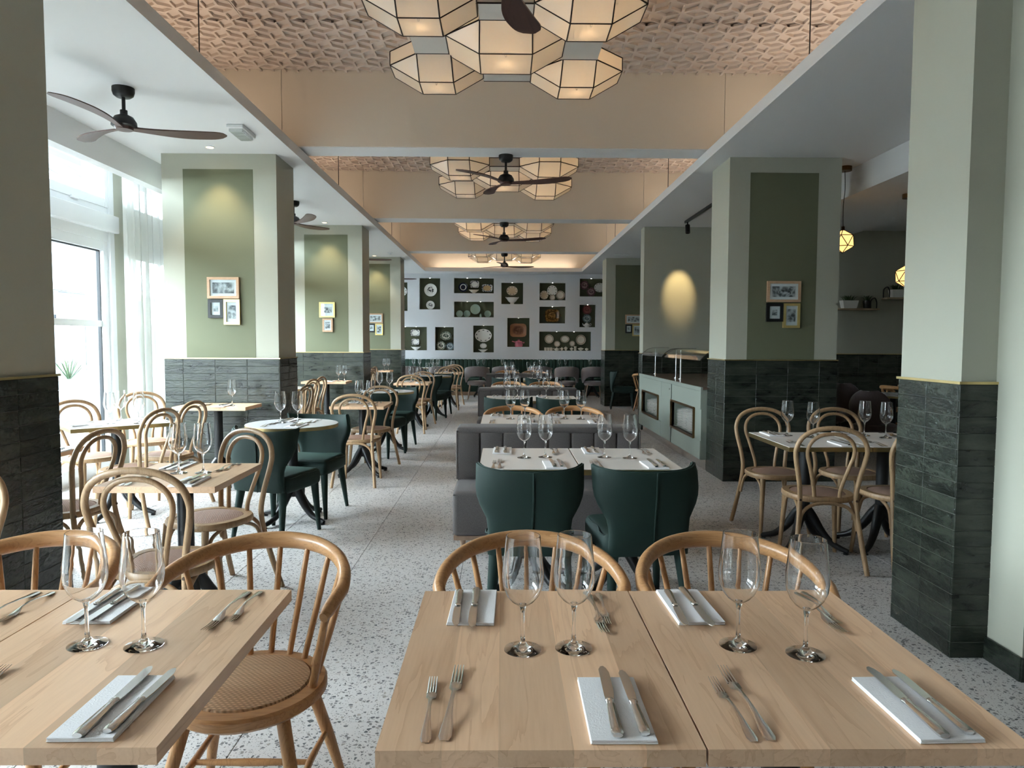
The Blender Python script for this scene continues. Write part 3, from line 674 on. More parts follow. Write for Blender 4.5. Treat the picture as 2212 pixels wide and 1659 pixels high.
def windsor_chair():
    k = []; n = 36
    def ol(s): return [(s * .222 * math.cos(2 * PI * i / n), s * (.215 if math.sin(2 * PI * i / n) < 0 else .235) * math.sin(2 * PI * i / n)) for i in range(n)]
    vs = []; fs = []; L = ((.92, .405), (1, .42), (1, .442), (.97, .45), (.80, .45), (.79, .438))
    for s_, z in L: vs += [(x, y, z) for x, y in ol(s_)]
    for l in range(len(L) - 1):
        for i in range(n): fs.append((l * n + i, l * n + (i + 1) % n, (l + 1) * n + (i + 1) % n, (l + 1) * n + i))
    fs += [tuple(range(n))[::-1], tuple(range((len(L) - 1) * n, len(L) * n))]
    pv = []; pf = []; PL = ((.785, .44), (.77, .454), (.5, .462), (.2, .465))
    for s_, z in PL: pv += [(x, y, z) for x, y in ol(s_)]
    for l in range(3):
        for i in range(n): pf.append((l * n + i, l * n + (i + 1) % n, (l + 1) * n + (i + 1) % n, (l + 1) * n + i))
    pf.append(tuple(range(3 * n, 4 * n)))
    k.append(('seat', MB().add(vs, fs).mesh('seat', 'oak_rail', 40), (0, 0, 0), (0, 0, 0), [('woven_pad', MB().add(pv, pf).mesh('pad', 'woven_seat', 50))]))
    def rail(a):   # a: -1..1 around the back
        th = a * 1.92; x = .276 * math.sin(th); y = .02 - .33 * math.cos(th)
        if abs(a) > .8: x = .276 * math.sin(math.copysign(1.536, a)) - math.copysign((abs(a) - .8) * .12, a)
        return Vector((x, y, .785 - .095 * (abs(a) ** 2.2)))
    pts = [rail(-1 + 2 * i / 40) for i in range(41)]
    rd = [.0175 + .006 * (1 - abs(-1 + 2 * i / 40)) for i in range(41)]; rd[0] = rd[-1] = .012
    k.append(('back_rail', MB().tube(pts, rd, 12, flat=1.25).mesh('rail', 'oak_rail', 60)))
    for i in range(9):
        a = -.76 + 1.52 * i / 8; t = rail(a); th = a * 1.75
        b = Vector((.19 * math.sin(th), .0 - .19 * math.cos(th), .445))
        k.append(('spindle', MB().tube([b, b.lerp(t, .5) + Vector((0, -.004, 0)), t], [.0095, .0105, .0085], 8).mesh('spindle', 'oak', 60)))
    for s_ in (-1, 1):
        t = rail(s_ * .97); k.append(('arm_post', MB().tube([(s_ * .192, .035, .44), t], [.0125, .0105], 8).mesh('post', 'oak', 60)))
        for sy in (-1, 1):
            k.append(('leg', MB().tube([(s_ * .13, sy * .12, .42), (s_ * .185, sy * .18, .18), (s_ * .222, sy * .225, 0)], [.02, .0185, .0125], 10).mesh('leg', 'oak', 60)))
        k.append(('stretcher', MB().tube([(s_ * .178, -.172, .2), (s_ * .172, 0, .2), (s_ * .178, .172, .2)], [.008, .0115, .008], 8).mesh('st', 'oak', 60)))
    k.append(('stretcher', MB().tube([(-.172, 0, .2), (0, 0, .2), (.172, 0, .2)], [.008, .0115, .008], 8).mesh('st', 'oak', 60)))
    return k

def green_chair():
    def back(u, v):
        z = .375 + .43 * v
        w = .205 + (.0 if v < .25 else .062 * min(1, ((v - .25) / .45)) ** 1.0) - .018 * math.exp(-((v - .42) / .12) ** 2)
        wrap = .02 + .12 * max(0, v - .3) / .7
        x = w * math.sin(u * 1.25) / math.sin(1.25); y = -.235 - .03 * v + wrap * abs(u) ** 2.4
        return (x, y, z + .022 * v * abs(u) ** 2.5)
    k = []
    subs = [('piping', MB().tube([back(-1 + 2 * i / 24, 1.0) for i in range(25)], .005, 6).mesh('piping', 'green_velvet', 60)),
            ('rear_seam', MB().tube([Vector(back(.06, i / 10)) + Vector((0, -.031, 0)) for i in range(11)], .0045, 6).mesh('seam', 'green_velvet', 60))]
    k.append(('backrest', MB().shell(back, 22, 12, .055).mesh('back', 'green_velvet', 60), (0, 0, 0), (0, 0, 0), subs))
    k.append(('seat', MB().rbox(-.225, -.22, .355, .225, .245, .485, .045, 4).mesh('seat', 'green_velvet', 50), (0, 0, 0), (0, 0, 0),
              [('piping', MB().tube(cat([(-.195, -.19, .47), (.195, -.19, .47), (.205, .0, .472), (.195, .22, .47), (0, .236, .472), (-.195, .22, .47), (-.205, 0, .472)], 4, True), .005, 6, True).mesh('p', 'green_velvet', 60))]))
    for sx in (-1, 1):
        k.append(('leg', MB().tube([(sx * .185, .195, .37), (sx * .205, .222, 0)], [.03, .0145], 12).mesh('leg', 'green_velvet', 50)))
        k.append(('leg', MB().tube([(sx * .175, -.195, .385), (sx * .205, -.265, 0)], [.031, .0145], 12).mesh('leg', 'green_velvet', 50)))
    return k

def tub_chair(mat='tub_grey'):
    def band(u, v):
        th = u * 2.05; low = .60 - .17 * min(1, (abs(u) / .62) ** 3); top = .845 - .17 * abs(u) ** 2.6
        r = .27 + .025 * v; return (r * math.sin(th), .0 - r * math.cos(th) * 1.0, low + (top - low) * v)
    k = [('backrest', MB().shell(band, 26, 6, .06).mesh('band', mat, 60)),
         ('seat', MB().lathe([(0, .36), (.2, .36), (.235, .375), (.245, .41), (.235, .455), (.2, .475), (0, .48)], 28).mesh('seat', mat, 50),
          (0, 0, 0), (0, 0, 0), [('piping', MB().tube([(.243 * math.cos(a * PI / 12), .243 * math.sin(a * PI / 12), .43) for a in range(24)], .006, 6, True).mesh('p', mat, 60))])]
    for sx in (-1, 1):
        for sy in (-1, 1): k.append(('leg', MB().tube([(sx * .17, sy * .17, .39), (sx * .225, sy * .225, 0)], [.019, .011], 10).mesh('leg', 'dark_leg_wood', 50)))
    return k
def shell_chair():
    def back(u, v):
        a = (v * 2 - 1); w = .26 * math.sqrt(max(.05, 1 - (a * .92) ** 2)); x = w * u
        return (x, -.2 - .06 * v + .10 * abs(u) ** 2 * (1 - .3 * v), .44 + .43 * v)
    k = [('backrest', MB().shell(back, 14, 12, .045).mesh('b', 'shell_brown', 60)),
         ('seat', MB().lathe([(0, .36), (.2, .36), (.25, .39), (.25, .44), (.21, .465), (0, .47)], 28).mesh('s', 'shell_brown', 50))]
    for sx in (-1, 1):
        for sy in (-1, 1): k.append(('leg', MB().tube([(sx * .16, sy * .16, .38), (sx * .21, sy * .21, 0)], [.016, .011], 8).mesh('l', 'black_metal', 50)))
    return k
def spindle_chair():   # tall turned chair at the far right
    return windsor_chair()
BENT, WIND, GREEN, TUB, SHELL = bent_chair(), windsor_chair(), green_chair(), tub_chair(), shell_chair()
def bent(x, y, dx, dy, label): return build(BENT, 'bentwood_chair', (x, y, 0), face(dx, dy), label, 'chair', 'bentwood chairs')
def wind(x, y, dx, dy, label): return build(WIND, 'spindle_armchair', (x, y, 0), face(dx, dy), label, 'chair', 'spindle back armchairs')
def green(x, y, dx, dy, label): return build(GREEN, 'velvet_chair', (x, y, 0), face(dx, dy), label, 'chair', 'green velvet chairs')
def tub(x, y, dx, dy, label): return build(TUB, 'tub_chair', (x, y, 0), face(dx, dy), label, 'chair', 'grey tub chairs')

# tableware
def lathe_mesh(prof, mat, n=24, sm=50): return MB().lathe(prof, n).mesh('lathe', mat, sm)
bowl_p = [(.006, .101), (.014, .104), (.026, .113), (.037, .127), (.0445, .146), (.0472, .165), (.0465, .185), (.044, .21), (.041, .24), (.0388, .263)]
stem_p = [(0, 0), (.0425, 0), (.0425, .0015), (.03, .004), (.014, .0085), (.006, .018), (.0042, .035), (.0038, .06), (.0045, .085), (.007, .098), (.009, .103), (0, .104)]
bowl_p = [(r * SF, z * SF) for r, z in bowl_p]; bowl_p = [(0, bowl_p[0][1] - .0005)] + bowl_p + [(bowl_p[-1][0] - .0006, bowl_p[-1][1] + .0006)] + [(r - .0011, z + (.0012 if i_ < 3 else 0)) for i_, (r, z) in list(enumerate(bowl_p))[::-1]] + [(0, bowl_p[0][1] + .001)]; stem_p = [(r * SF, z * SF) for r, z in stem_p]
GLASS = [('bowl', lathe_mesh(bowl_p, 'wine_glass', 36, 30), (0, 0, 0), (0, 0, 0), []),
         ('stem', lathe_mesh(stem_p, 'wine_glass', 32, 60))]
def fork_mesh(L):
    m = MB(); s = L / .27
    st = [(0, .0075, .002), (.012, .0115, .0025), (.035, .0105, .004), (.075, .006, .009), (.12, .0038, .0125), (.155, .004, .0105), (.17, .0085, .006), (.178, .0115, .004), (.195, .012, .0025), (.205, .012, .0025)]
    m.tube([(0, y * s, z) for y, w, z in st], [w * s for y, w, z in st], 8, flat=.16, up=(0, 0, 1))
    for i in range(4):
        x = (-.0092 + i * .00613) * s
        m.tube([(x, .2 * s, .0025), (x, .235 * s, .0035), (x * .96, .27 * s, .008)], [.0021 * s, .0018 * s, .0008], 5)
    return m.mesh('fork', 'steel', 50)
def knife_mesh(L):
    s = L / .26; h = MB(); st = [(0, .0085), (.006, .011), (.02, .0112), (.06, .0098), (.1, .0082), (.112, .0075), (.116, .0092), (.121, .0092), (.126, .006)]
    h.tube([(0, y * s, .006) for y, r in st], [r * s for y, r in st], 10, flat=.55, up=(0, 0, 1))
    b = MB(); out = [(-.0075, .122), (-.0085, .14), (-.0085, .245), (-.004, .257), (.002, .26), (.0075, .25), (.0115, .232), (.0118, .2), (.011, .15), (.0085, .122)]
    b.prism([(x * s, y * s) for x, y in out], .0045, .0065)
    return h.mesh('knife_handle', 'steel', 50), b.mesh('knife_blade', 'steel')
FORK1, FORK2 = fork_mesh(.272), fork_mesh(.226); KN1, KN2 = knife_mesh(.26), knife_mesh(.236)
def napkin_mesh():
    m = MB()
    m.rbox(-.0575, -.115, 0, .0575, .115, .0028, .0012, 1); m.rbox(-.0565, -.1145, .0028, .0568, .1148, .0056, .0012, 1); m.rbox(-.0572, -.1148, .0056, .056, .1142, .0078, .0012, 1)
    return m.mesh('napkin', 'napkin')
NAP = napkin_mesh()
def put(me, name, T, x, y, rz, dz, label, catg, group, rnd=1.0):
    cx, cy, z, rot = T; c, s = math.cos(rot), math.sin(rot); j = lambda a: R.uniform(-a, a) * rnd
    x += j(.004); y += j(.004)
    o = obj(name, me, None, (cx + c * x - s * y, cy + s * x + c * y, z + dz), (0, 0, rot + rz + j(.04))); tag(o, label, catg, group); return o
def put_knife(kn, T, x, y, rz, dz, label):
    cx, cy, z, rot = T; c, s = math.cos(rot), math.sin(rot)
    o = put(kn[0], 'table_knife', T, x, y, rz, dz, label, 'knife', 'table knives'); obj('blade', kn[1], o); return o
def glass_at(x, y, z, label): return build(GLASS, 'wine_glass', (x, y, z + .0012), R.uniform(0, 6), label, 'wine glass', 'wine glasses laid on the tables')
def setting(T, side, where, k=1.0, dx=0, dy=0, forks=True, knives=True):
    """one cover of napkin, two knives and two forks; side -1 near edge, +1 far edge of the table"""
    k = k * SF; rz = 0 if side < 0 else PI; w = 'near' if side < 0 else 'far'; q = -side
    def P(x, y): return (q * x * k + dx, q * y * k + dy)
    if knives:
        x, y = P(.148, -.262); put(NAP, 'folded_napkin', T, x, y, rz, 0.0005, '%s folded white napkin on the %s' % (w, where), 'napkin', 'folded napkins')
        x, y = P(.137, -.375); put_knife(KN1, T, x, y, rz, .0075, '%s dinner knife on the %s' % (w, where))
        x, y = P(.183, -.362); put_knife(KN2, T, x, y, rz, .0075, '%s side knife on the %s' % (w, where))
    if forks:
        x, y = P(-.168, -.368); put(FORK1, 'dinner_fork', T, x, y, rz, .0, '%s dinner fork on the %s' % (w, where), 'fork', 'dinner forks')
        x, y = P(-.202, -.370); put(FORK2, 'salad_fork', T, x, y, rz, .0, '%s small fork on the %s' % (w, where), 'fork', 'small forks')
def lay(T, where, glasses=((-.06, .012), (.07, .016)), k=1.0, covers=(-1, 1)):
    for s_ in covers: setting(T, s_, where, k)
    c, s = math.cos(T[3]), math.sin(T[3])
    nm = ('left', 'right') if len(glasses) == 2 else (('only',) if len(glasses) == 1 else ('left', 'middle', 'right'))
    for g_, n_ in zip(glasses, nm):
        x, y = g_[0] * SF, g_[1] * SF; glass_at(T[0] + c * x - s * y, T[1] + s * x + c * y, T[2], '%s wine glass on the %s' % (n_, where))

# ------------------------------------------------------------------ front tables
WTK, WHK = wood_table(.570 * SF, .785 * SF), white_table(.565 * SF, .785 * SF)
def wtable(cx, cy, label, where, glasses, rot=0, kit=WTK, covers=(-1, 1), k=1.0, h=TH):
    cx *= SF; cy *= SF
    build(kit, 'wooden_table', (cx, cy, 0), rot, label, 'table', 'light wooden tables'); lay((cx, cy, h, rot), where, glasses, k, covers)
def whtable(cx, cy, label, where, glasses=((-.06, .012), (.07, .016)), rot=0, covers=(-1, 1), kit=None):
    cx *= SF; cy *= SF
    build(kit or WHK, 'white_table', (cx, cy, 0), rot, label, 'table', 'white tables with brass edges'); lay((cx, cy, TH, rot), where, glasses, 1.0, covers)
wtable(-.881, 1.59, 'light wooden table at the front left with two glasses', 'front left wooden table', ((-.075, .026), (.057, .021)))
wtable(-1.455, 1.59, 'light wooden table cut off by the left edge of the picture', 'wooden table at the left picture edge', ())
wtable(.067, 1.578, 'light wooden table at the front centre', 'front centre wooden table', ((-.021, .008), (.096, .015)))
wtable(.641, 1.578, 'light wooden table at the front right', 'front right wooden table', ((-.096, .028), (.041, -.019)))
wind(-1.46, 2.08, 0, -1, 'oak spindle armchair at the left edge, before the dark tiled pillar')
wind(-.745, 2.06, 0, -1, 'oak spindle armchair with woven seat showing beside the front left table')
wind(.087, 2.08, .02, -1, 'oak spindle armchair behind the front centre table')
wind(.69, 2.07, -.03, -1, 'oak spindle armchair behind the front right table')

# ------------------------------------------------------------------ centre islands
def banquette(yc, label):
    x0, x1 = -.335, 1.005; nch = 8; w = (x1 - x0) / nch
    b = obj('double_banquette', None, None, ((x0 + x1) / 2, yc, 0)); tag(b, label, 'banquette', 'grey double banquettes')
    h = (x1 - x0) / 2
    core = obj('back_core', MB().rbox(-h, -.09, .12, h, .09, .79, .02, 2).mesh('core', 'grey_fabric', 50), b)
    obj('top_roll', MB().rbox(-h - .006, -.125, .775, h + .006, .125, .825, .022, 3).mesh('roll', 'grey_fabric', 50), b)
    for s_ in (-1, 1):
        pan = MB().rbox(-w / 2 + .001, -.05, .42, w / 2 - .001, .05, .79, .016, 3).mesh('channel', 'grey_fabric', 50)
        for i in range(nch): obj('back_channel', pan, b, (-h + w * (i + .5), s_ * .075, 0))
        st = obj('seat', MB().rbox(-h - .008, min(s_ * .08, s_ * .56), .13, h + .008, max(s_ * .08, s_ * .56), .44, .035, 3).mesh('seat', 'grey_fabric', 50), b)
        obj('piping', MB().tube([(-h, s_ * .55, .415), (h, s_ * .55, .415)], .006, 6).mesh('p', 'grey_fabric', 60), st)
        obj('base_board', bx('base', 'dark_leg_wood', -h, min(s_ * .06, s_ * .54), .1, h, max(s_ * .06, s_ * .54), .13), b)
        for sx in (-1, 0, 1): obj('leg', MB().tube([(sx * (h - .06), s_ * .48, .1), (sx * (h - .06), s_ * .49, 0)], [.022, .014], 10).mesh('leg', 'dark_leg_wood', 50), b)
        for sx in (-1, 1): obj('end_piping', MB().tube([(sx * (h + .004), s_ * .12, .44), (sx * (h + .004), s_ * .12, .8)], .006, 6).mesh('p', 'grey_fabric', 60), b)
ISL = [('nearest', 5.33, (3.905, 4.67), (6.08, 6.865)), ('middle', 9.8, (8.49, 9.30), (10.72, 11.5)), ('farthest', 14.3, (13.1, 13.88), (15.3, 16.08))]
for nm, yc, (a0, a1), (b0, b1) in ISL:
    banquette(yc, 'grey channelled double banquette, %s of the three in the centre row' % nm)
    xo = -.135 if nm == 'nearest' else (-.215 if nm == 'middle' else -.2)
    xf = -.195 if nm != 'farthest' else -.2
    for sd, q in (('left', 0), ('right', 1)):
        gl = ((-.02, .0), (.11, .02)) if sd == 'left' else ((-.1, .02), (.05, -.01))
        whtable(xo + .283 + q * .57, (a0 + a1) / 2, '%s white table in front of the %s grey banquette' % (sd, nm), '%s white table before the %s grey banquette' % (sd, nm), gl)
        whtable(xf + .283 + q * .57, (b0 + b1) / 2, '%s white table behind the %s grey banquette' % (sd, nm), '%s white table behind the %s grey banquette' % (sd, nm), gl)
        green(xo + (.28 if q == 0 else .845), a0 * SF - .02, .05 if q == 0 else -.12, 1, '%s green velvet chair with its back to us before the %s banquette' % (sd, nm))
        wind(xf + .29 + q * .60, b1 * SF + .2, 0, -1, '%s oak spindle armchair beyond the white tables behind the %s banquette' % (sd, nm))

# ------------------------------------------------------------------ aisle row on the left
W1K = wood_table(.585 * SF, .67 * SF); RND = round_table(.362)
ORD = ('nearest', 'second', 'third', 'farthest')
for i, (cx, cy) in enumerate(((-1.678, 3.745), (-1.58, 8.0), (-1.55, 12.3), (-1.25, 16.3))):
    w = '%s small wooden aisle table' % ORD[i]
    wtable(cx, cy, 'small light wooden table on the aisle, %s from the camera' % ORD[i], w, ((-.04, .02), (.085, .03)), 0, W1K, (-1, 1), .86)
    cx *= SF; cy *= SF
    bent(cx + (.115 if i == 0 else .05), cy - .45, 0, 1, 'bentwood chair with its back to us at the %s' % w)
    bent(cx + (-.02 if i == 0 else .03), cy + .36, -.5 if i == 0 else -.2, -.87, 'bentwood chair on the far side of the %s' % w)
for i, (cx, cy) in enumerate(((-1.70, 5.74), (-1.556, 9.52), (-1.37, 13.83))):
    w = '%s round marble table' % ('nearest', 'middle', 'farthest')[i]
    build(RND, 'round_table', (cx, cy, 0), .3, 'round marble table with brass rim on the aisle, %s of three' % ('nearest', 'middle', 'farthest')[i], 'table', 'round marble tables')
    lay((cx, cy, .79, -.1), w, ((-.10, .0), (.035, .03)), .74)
    green(cx + .02, cy - .44, .3, .95, 'green velvet chair with its back to us at the %s' % w)
    green(cx + .083, cy + .27, -.14, -.99, 'green velvet chair facing us beside the %s' % w)

# ------------------------------------------------------------------ window side, three bays
COLK = wood_table(.70, .46, .82, .034, 3, .22); W0K = wood_table(.6, .67)
BAY = ('nearest', 'second', 'third')
for i, dy in enumerate((0, 4.36, 8.72)):
    b = BAY[i]; w = 'white slanted table by the %s window bay' % b
    T = (-3.305 * SF, 6.099 * SF + dy, TH, math.radians(-48))
    build(WHK, 'white_table', T[:2] + (0,), T[3], 'white table turned at an angle by the window, %s bay' % b, 'table', 'white tables with brass edges')
    for s_ in (-1, 1): setting(T, s_, w)
    for n_, (gx, gy) in zip(('left', 'middle', 'right'), ((-3.315, 6.02), (-3.36, 6.28), (-3.09, 6.06))): glass_at(gx * SF, gy * SF + dy, TH, '%s wine glass on the %s' % (n_, w))
    w2 = 'high wooden table against the %s left column' % b
    T = (-2.81, 7.04 + dy - (.0 if i == 0 else .02), .82, 0)
    build(COLK, 'wooden_table', (T[0], T[1], 0), 0, 'wooden table standing against the tiles of the %s left column' % b, 'table', 'wooden tables against the columns')
    setting(T, -1, w2, .6, 0, .02); glass_at(T[0] + (.16 if i == 0 else .2), T[1] - .06, .82, 'left wine glass on the %s' % w2)
    if i: glass_at(T[0] + .27, T[1] + .04, .82, 'right wine glass on the %s' % w2)
    bent(-2.89, 5.555 + dy, -.97, .22, 'bentwood chair on the aisle side of the %s' % w)
    bent(-2.955, 6.235 + dy, -.99, .14, 'bentwood chair between the %s left column and slanted table' % b)
    bent(-3.53, 7.08 + dy, .6, -.8, 'bentwood chair at the window end of the %s' % w)
    bent(-3.53, 6.12 + dy, .85, -.5, 'bentwood chair on the window side of the %s' % w)
    build(W0K, 'wooden_table', (-3.0, 4.27 + dy, 0), 0, 'small wooden table by the window wall, %s bay' % b, 'table', 'light wooden tables by the windows')
    setting((-3.0, 4.27 + dy, TH, -PI / 2), 1, 'small wooden window table, %s bay' % b, .8)
    bent(-2.62, 4.225 + dy, -1, .14, 'bentwood chair on the aisle side of the small window table, %s bay' % b)
bent(-2.31, 2.74, .02, -1, 'bentwood chair cut off by the left edge beside the dark pillar')

# ------------------------------------------------------------------ right side table
WRK = white_table(.565 * SF, .80 * SF)
for q, sd in ((0, 'left'), (1, 'right')):
    cx = 2.212 + .57 * q
    whtable(cx, 5.15, '%s of two white tables behind the right pillar' % sd, '%s white table behind the right pillar' % sd, ((-.06, .2), (.085, .08)) if q == 0 else ((-.04, .2), (.06, .08)), 0, (-1, 1), WRK)
    cx *= SF
    bent(cx + (-.05 if q == 0 else -.07), 4.68, .12 if q == 0 else -.1, 1, 'bentwood chair with its back to us at the %s white table by the right pillar' % sd)
    bent(cx - .05 + .03 * q, 5.43, .05, -1, 'bentwood chair facing us at the %s white table by the right pillar' % sd)

# ------------------------------------------------------------------ far end: green banquette, tub chairs, tables
SEC = [(-3.2, -2.16), (-2.15, -1.45), (-1.44, -.32), (-.31, .95), (.96, 1.80), (1.81, 2.9)]
for i, (a, b) in enumerate(SEC):
    u = obj('wall_banquette', None, None, ((a + b) / 2, 19.5, 0)); h = (b - a) / 2
    tag(u, 'green channelled wall banquette section, number %s from the left along the back wall' % ('one', 'two', 'three', 'four', 'five', 'six')[i], 'banquette', 'green banquette along the back wall')
    nch = max(4, int((b - a) / .105)); w = (b - a) / nch
    ch = MB().rbox(-w / 2 + .001, -.06, .44, w / 2 - .001, .06, .97, .02, 2).mesh('channel', 'green_banquette', 50)
    for k in range(nch): obj('back_channel', ch, u, (-h + w * (k + .5), .43, 0))
    obj('back_core', bx('c', 'green_banquette', -h, .45, .1, h, .495, .95), u)
    obj('seat', MB().rbox(-h, -.18, .1, h, .4, .46, .03, 2).mesh('seat', 'green_banquette', 50), u)
    obj('plinth', bx('plinth', 'dark_leg_wood', -h, -.16, 0, h, .4, .1), u)
FARK = white_table(.46, .6, TH, .03, .22)
FX = ((-2.28, 'first'), (-1.8, 'second'), (-.6, 'third'), (.05, 'fourth'), (1.05, 'fifth'), (1.55, 'sixth'), (2.36, 'seventh'))
for x, n in FX:
    xx = x if n != 'sixth' else 1.66
    w = '%s table from the left along the back banquette' % n
    build(FARK, 'white_table', (xx, 18.85, 0), 0, 'small white table at the back banquette, %s from the left' % n, 'table', 'tables along the back banquette')
    if n in ('third', 'fifth', 'seventh', 'first'): setting((xx, 18.85, TH, 0), -1, w, .74)
    for s_, o_ in (('left', -.075), ('right', .085)):
        if n in ('fourth', 'seventh') and s_ == 'right': continue
        glass_at(x + o_, 18.75, TH, '%s wine glass on the %s' % (s_, w))
for x, n in ((-2.3, 'first'), (-1.55, 'second'), (-.66, 'third'), (.02, 'fourth'), (.92, 'fifth'), (1.6, 'sixth'), (2.28, 'seventh')):
    tub(x, 17.95 + (.12 if n in ('fourth', 'fifth') else 0), 0, 1, 'grey tub chair at the back banquette, %s from the left' % n)

# far right corner seats
green(2.62, 15.55, .8, -.1, 'green velvet chair by the far right column'); wind(3.05, 15.2, .3, .9, 'oak spindle chair before the far right column')
wind(3.2, 14.3, -.6, .8, 'oak spindle chair half hidden by the end of the buffet wall'); green(2.95, 13.3, .9, .3, 'green velvet chair half hidden behind the end of the buffet wall')

# ------------------------------------------------------------------ buffet counter
bc = obj('buffet_counter', None, None, (2.245, 8.02, 0)); tag(bc, 'grey green buffet counter with two framed plate openings', 'counter')
LEN = 3.66; O = [(.29, 1.40), (2.23, 3.36)]; ZA, ZB = .355, .675
mb = MB().box(0, 0, .12, .6, LEN, ZA - .0).box(0, 0, ZB, .6, LEN, .915)
cuts = [0.0, O[0][0], O[0][1], O[1][0], O[1][1], LEN]
for i in (0, 2, 4): mb.box(0, cuts[i], ZA, .6, cuts[i + 1], ZB)
mb.box(.45, 0, ZA, .6, LEN, ZB)
body = obj('body', mb.mesh('body', 'counter_green'), bc)
obj('plinth', bx('plinth', 'steel', .06, .0, 0, .6, LEN, .12), bc)
obj('worktop', MB().box(.012, 0, .92, 1.2, LEN, .945).mesh('worktop', 'stone_top'), bc); obj('edge_band', bx('eb', 'counter_green', -.012, -.01, .905, .012, LEN, .946), bc)
for a, b in ((.005, 1.40), (1.424, 2.02), (2.036, LEN - .01)):
    for z0, z1 in ((.125, ZA - .02), (ZB + .02, .9)): obj('front_panel', bx('fp', 'counter_green', -.008, a, z0, 0, b, z1), body)
obj('door', bx('fp', 'counter_green', -.010, 1.424, .125, 0, 2.02, .9), body)
obj('door_lock', MB().tube([(-.008, 1.5, .83), (-.016, 1.5, .83)], [.012, .012], 10).mesh('lock', 'steel'), body)
for a, b in O:
    obj('opening_frame', MB().box(-.022, a - .025, ZA - .025, .03, a, ZB + .025).box(-.022, b, ZA - .025, .03, b + .025, ZB + .025).box(-.022, a, ZA - .025, .03, b, ZA).box(-.022, a, ZB, .03, b, ZB + .025).mesh('frame', 'bronze'), bc)
pm = MB().lathe([(0, 0), (.06, 0), (.065, .004), (.11, .0125), (.113, .0145), (.109, .015), (.064, .0065), (0, .005)], 20).mesh('plate', 'porcelain', 50)
for oi_, (a, b) in enumerate(O):
    for j, y in enumerate((a + .17, a + .42, a + .70, a + .95)):
        cnt = (15, 17, 16, 14)[j] if oi_ == 0 else (13, 11, 14, 12)[j]
        for k in range(cnt):
            o = obj('dinner_plate', pm, None, (2.245 + .14 + R.uniform(-.004, .004), 8.02 + y, ZA + .0005 + k * .0165), (0, 0, R.uniform(0, 6)))
            tag(o, ('topmost' if k == cnt - 1 else 'lowest' if k == 0 else 'inner') + ' white plate in stack %s of the %s framed buffet opening' % (('one', 'two', 'three', 'four')[j], ('nearer', 'farther')[oi_]), 'plate', 'plates of stack %d in the %s opening' % (j + 1, ('nearer', 'farther')[oi_]))
def guard(y0, y1, label):
    g_ = obj('sneeze_guard', None, None, (2.45, y0, .946)); L = y1 - y0; tag(g_, label, 'glass guard', 'glass guards on the buffet')
    for yy in (.06, L - .06): obj('post', MB().lathe([(.03, 0), (.03, .006), (.010, .008), (.010, .40)], 14, (.02, yy, 0)).mesh('post', 'steel', 40), g_)
    pr = cat([(-.2, 0, .30), (-.13, 0, .37), (-.02, 0, .415), (.25, 0, .42)], 5); vs = []
    for p in pr: vs += [(p.x, 0, p.z), (p.x, L, p.z)]
    up_ = MB().add(vs + [(x, y, z + .006) for x, y, z in vs], [(2 * i, 2 * i + 2, 2 * i + 3, 2 * i + 1) for i in range(len(pr) - 1)] + [(len(vs) + 2 * i, len(vs) + 2 * i + 1, len(vs) + 2 * i + 3, len(vs) + 2 * i + 2) for i in range(len(pr) - 1)])
    obj('curved_pane', up_.mesh('pane', 'clear_guard', 60), g_)
    for yy in (.0, L): obj('edge_seal', MB().tube([(p.x, yy, p.z + .003) for p in pr], .004, 6).mesh('seal', 'black_metal', 60), g_)
guard(8.12, 9.95, 'curved glass sneeze guard at the near end of the buffet'); guard(10.1, 11.6, 'curved glass sneeze guard at the far end of the buffet')

# ------------------------------------------------------------------ dim side room
build(round_table(.42), 'round_table', (5.08, 9.2, 0), 0, 'round brass rimmed table in the dim side room', 'table')
lay((5.08, 9.2, .79, .2), 'round table in the dim side room', ((.25, -.05),), .8, (-1, 1))
build(wood_table(.7, .7), 'wooden_table', (6.85, 11.3, 0), 0, 'wooden table at the back of the dim side room', 'table')
glass_at(6.5, 11.05, TH, 'wine glass on the wooden table in the dim side room')
for x, y, dx, dy, lb in ((4.62, 8.75, .6, .5, 'brown shell chair in front of the round side room table'), (4.45, 9.75, .9, -.3, 'brown shell chair left of the round side room table'), (4.95, 10.0, .2, -1, 'brown shell chair behind the round side room table'), (5.35, 8.55, -.3, .9, 'brown shell chair right of the round side room table')):
    build(SHELL, 'shell_chair', (x, y, 0), face(dx, dy), lb, 'chair', 'brown shell chairs')
wind(6.15, 10.9, .9, .3, 'spindle chair at the wooden table in the dim side room')
def shelf(x0, x1, z, label, side):
    s_ = obj('wall_shelf', None, None, ((x0 + x1) / 2, 11.79, z)); h = (x1 - x0) / 2; tag(s_, label, 'shelf', 'small wall shelves')
    obj('board', MB().box(-h, -.2, -.025, h, 0, 0).mesh('board', 'shelf_board'), s_)
    xb = h - .05 if side > 0 else -h + .035
    obj('bracket', MB().tube(cat([(xb, -.19, 0), (xb, -.19, .1), (xb, -.13, .17), (xb, -.03, .15), (xb, -.005, .1), (xb, -.005, 0)], 4), .009, 8).mesh('bracket', 'black_metal', 60), s_)
shelf(5.25, 6.13, 2.02, 'wooden wall shelf behind the right column', 1); shelf(6.25, 7.15, 2.2, 'higher wooden wall shelf near the right pillar', -1)
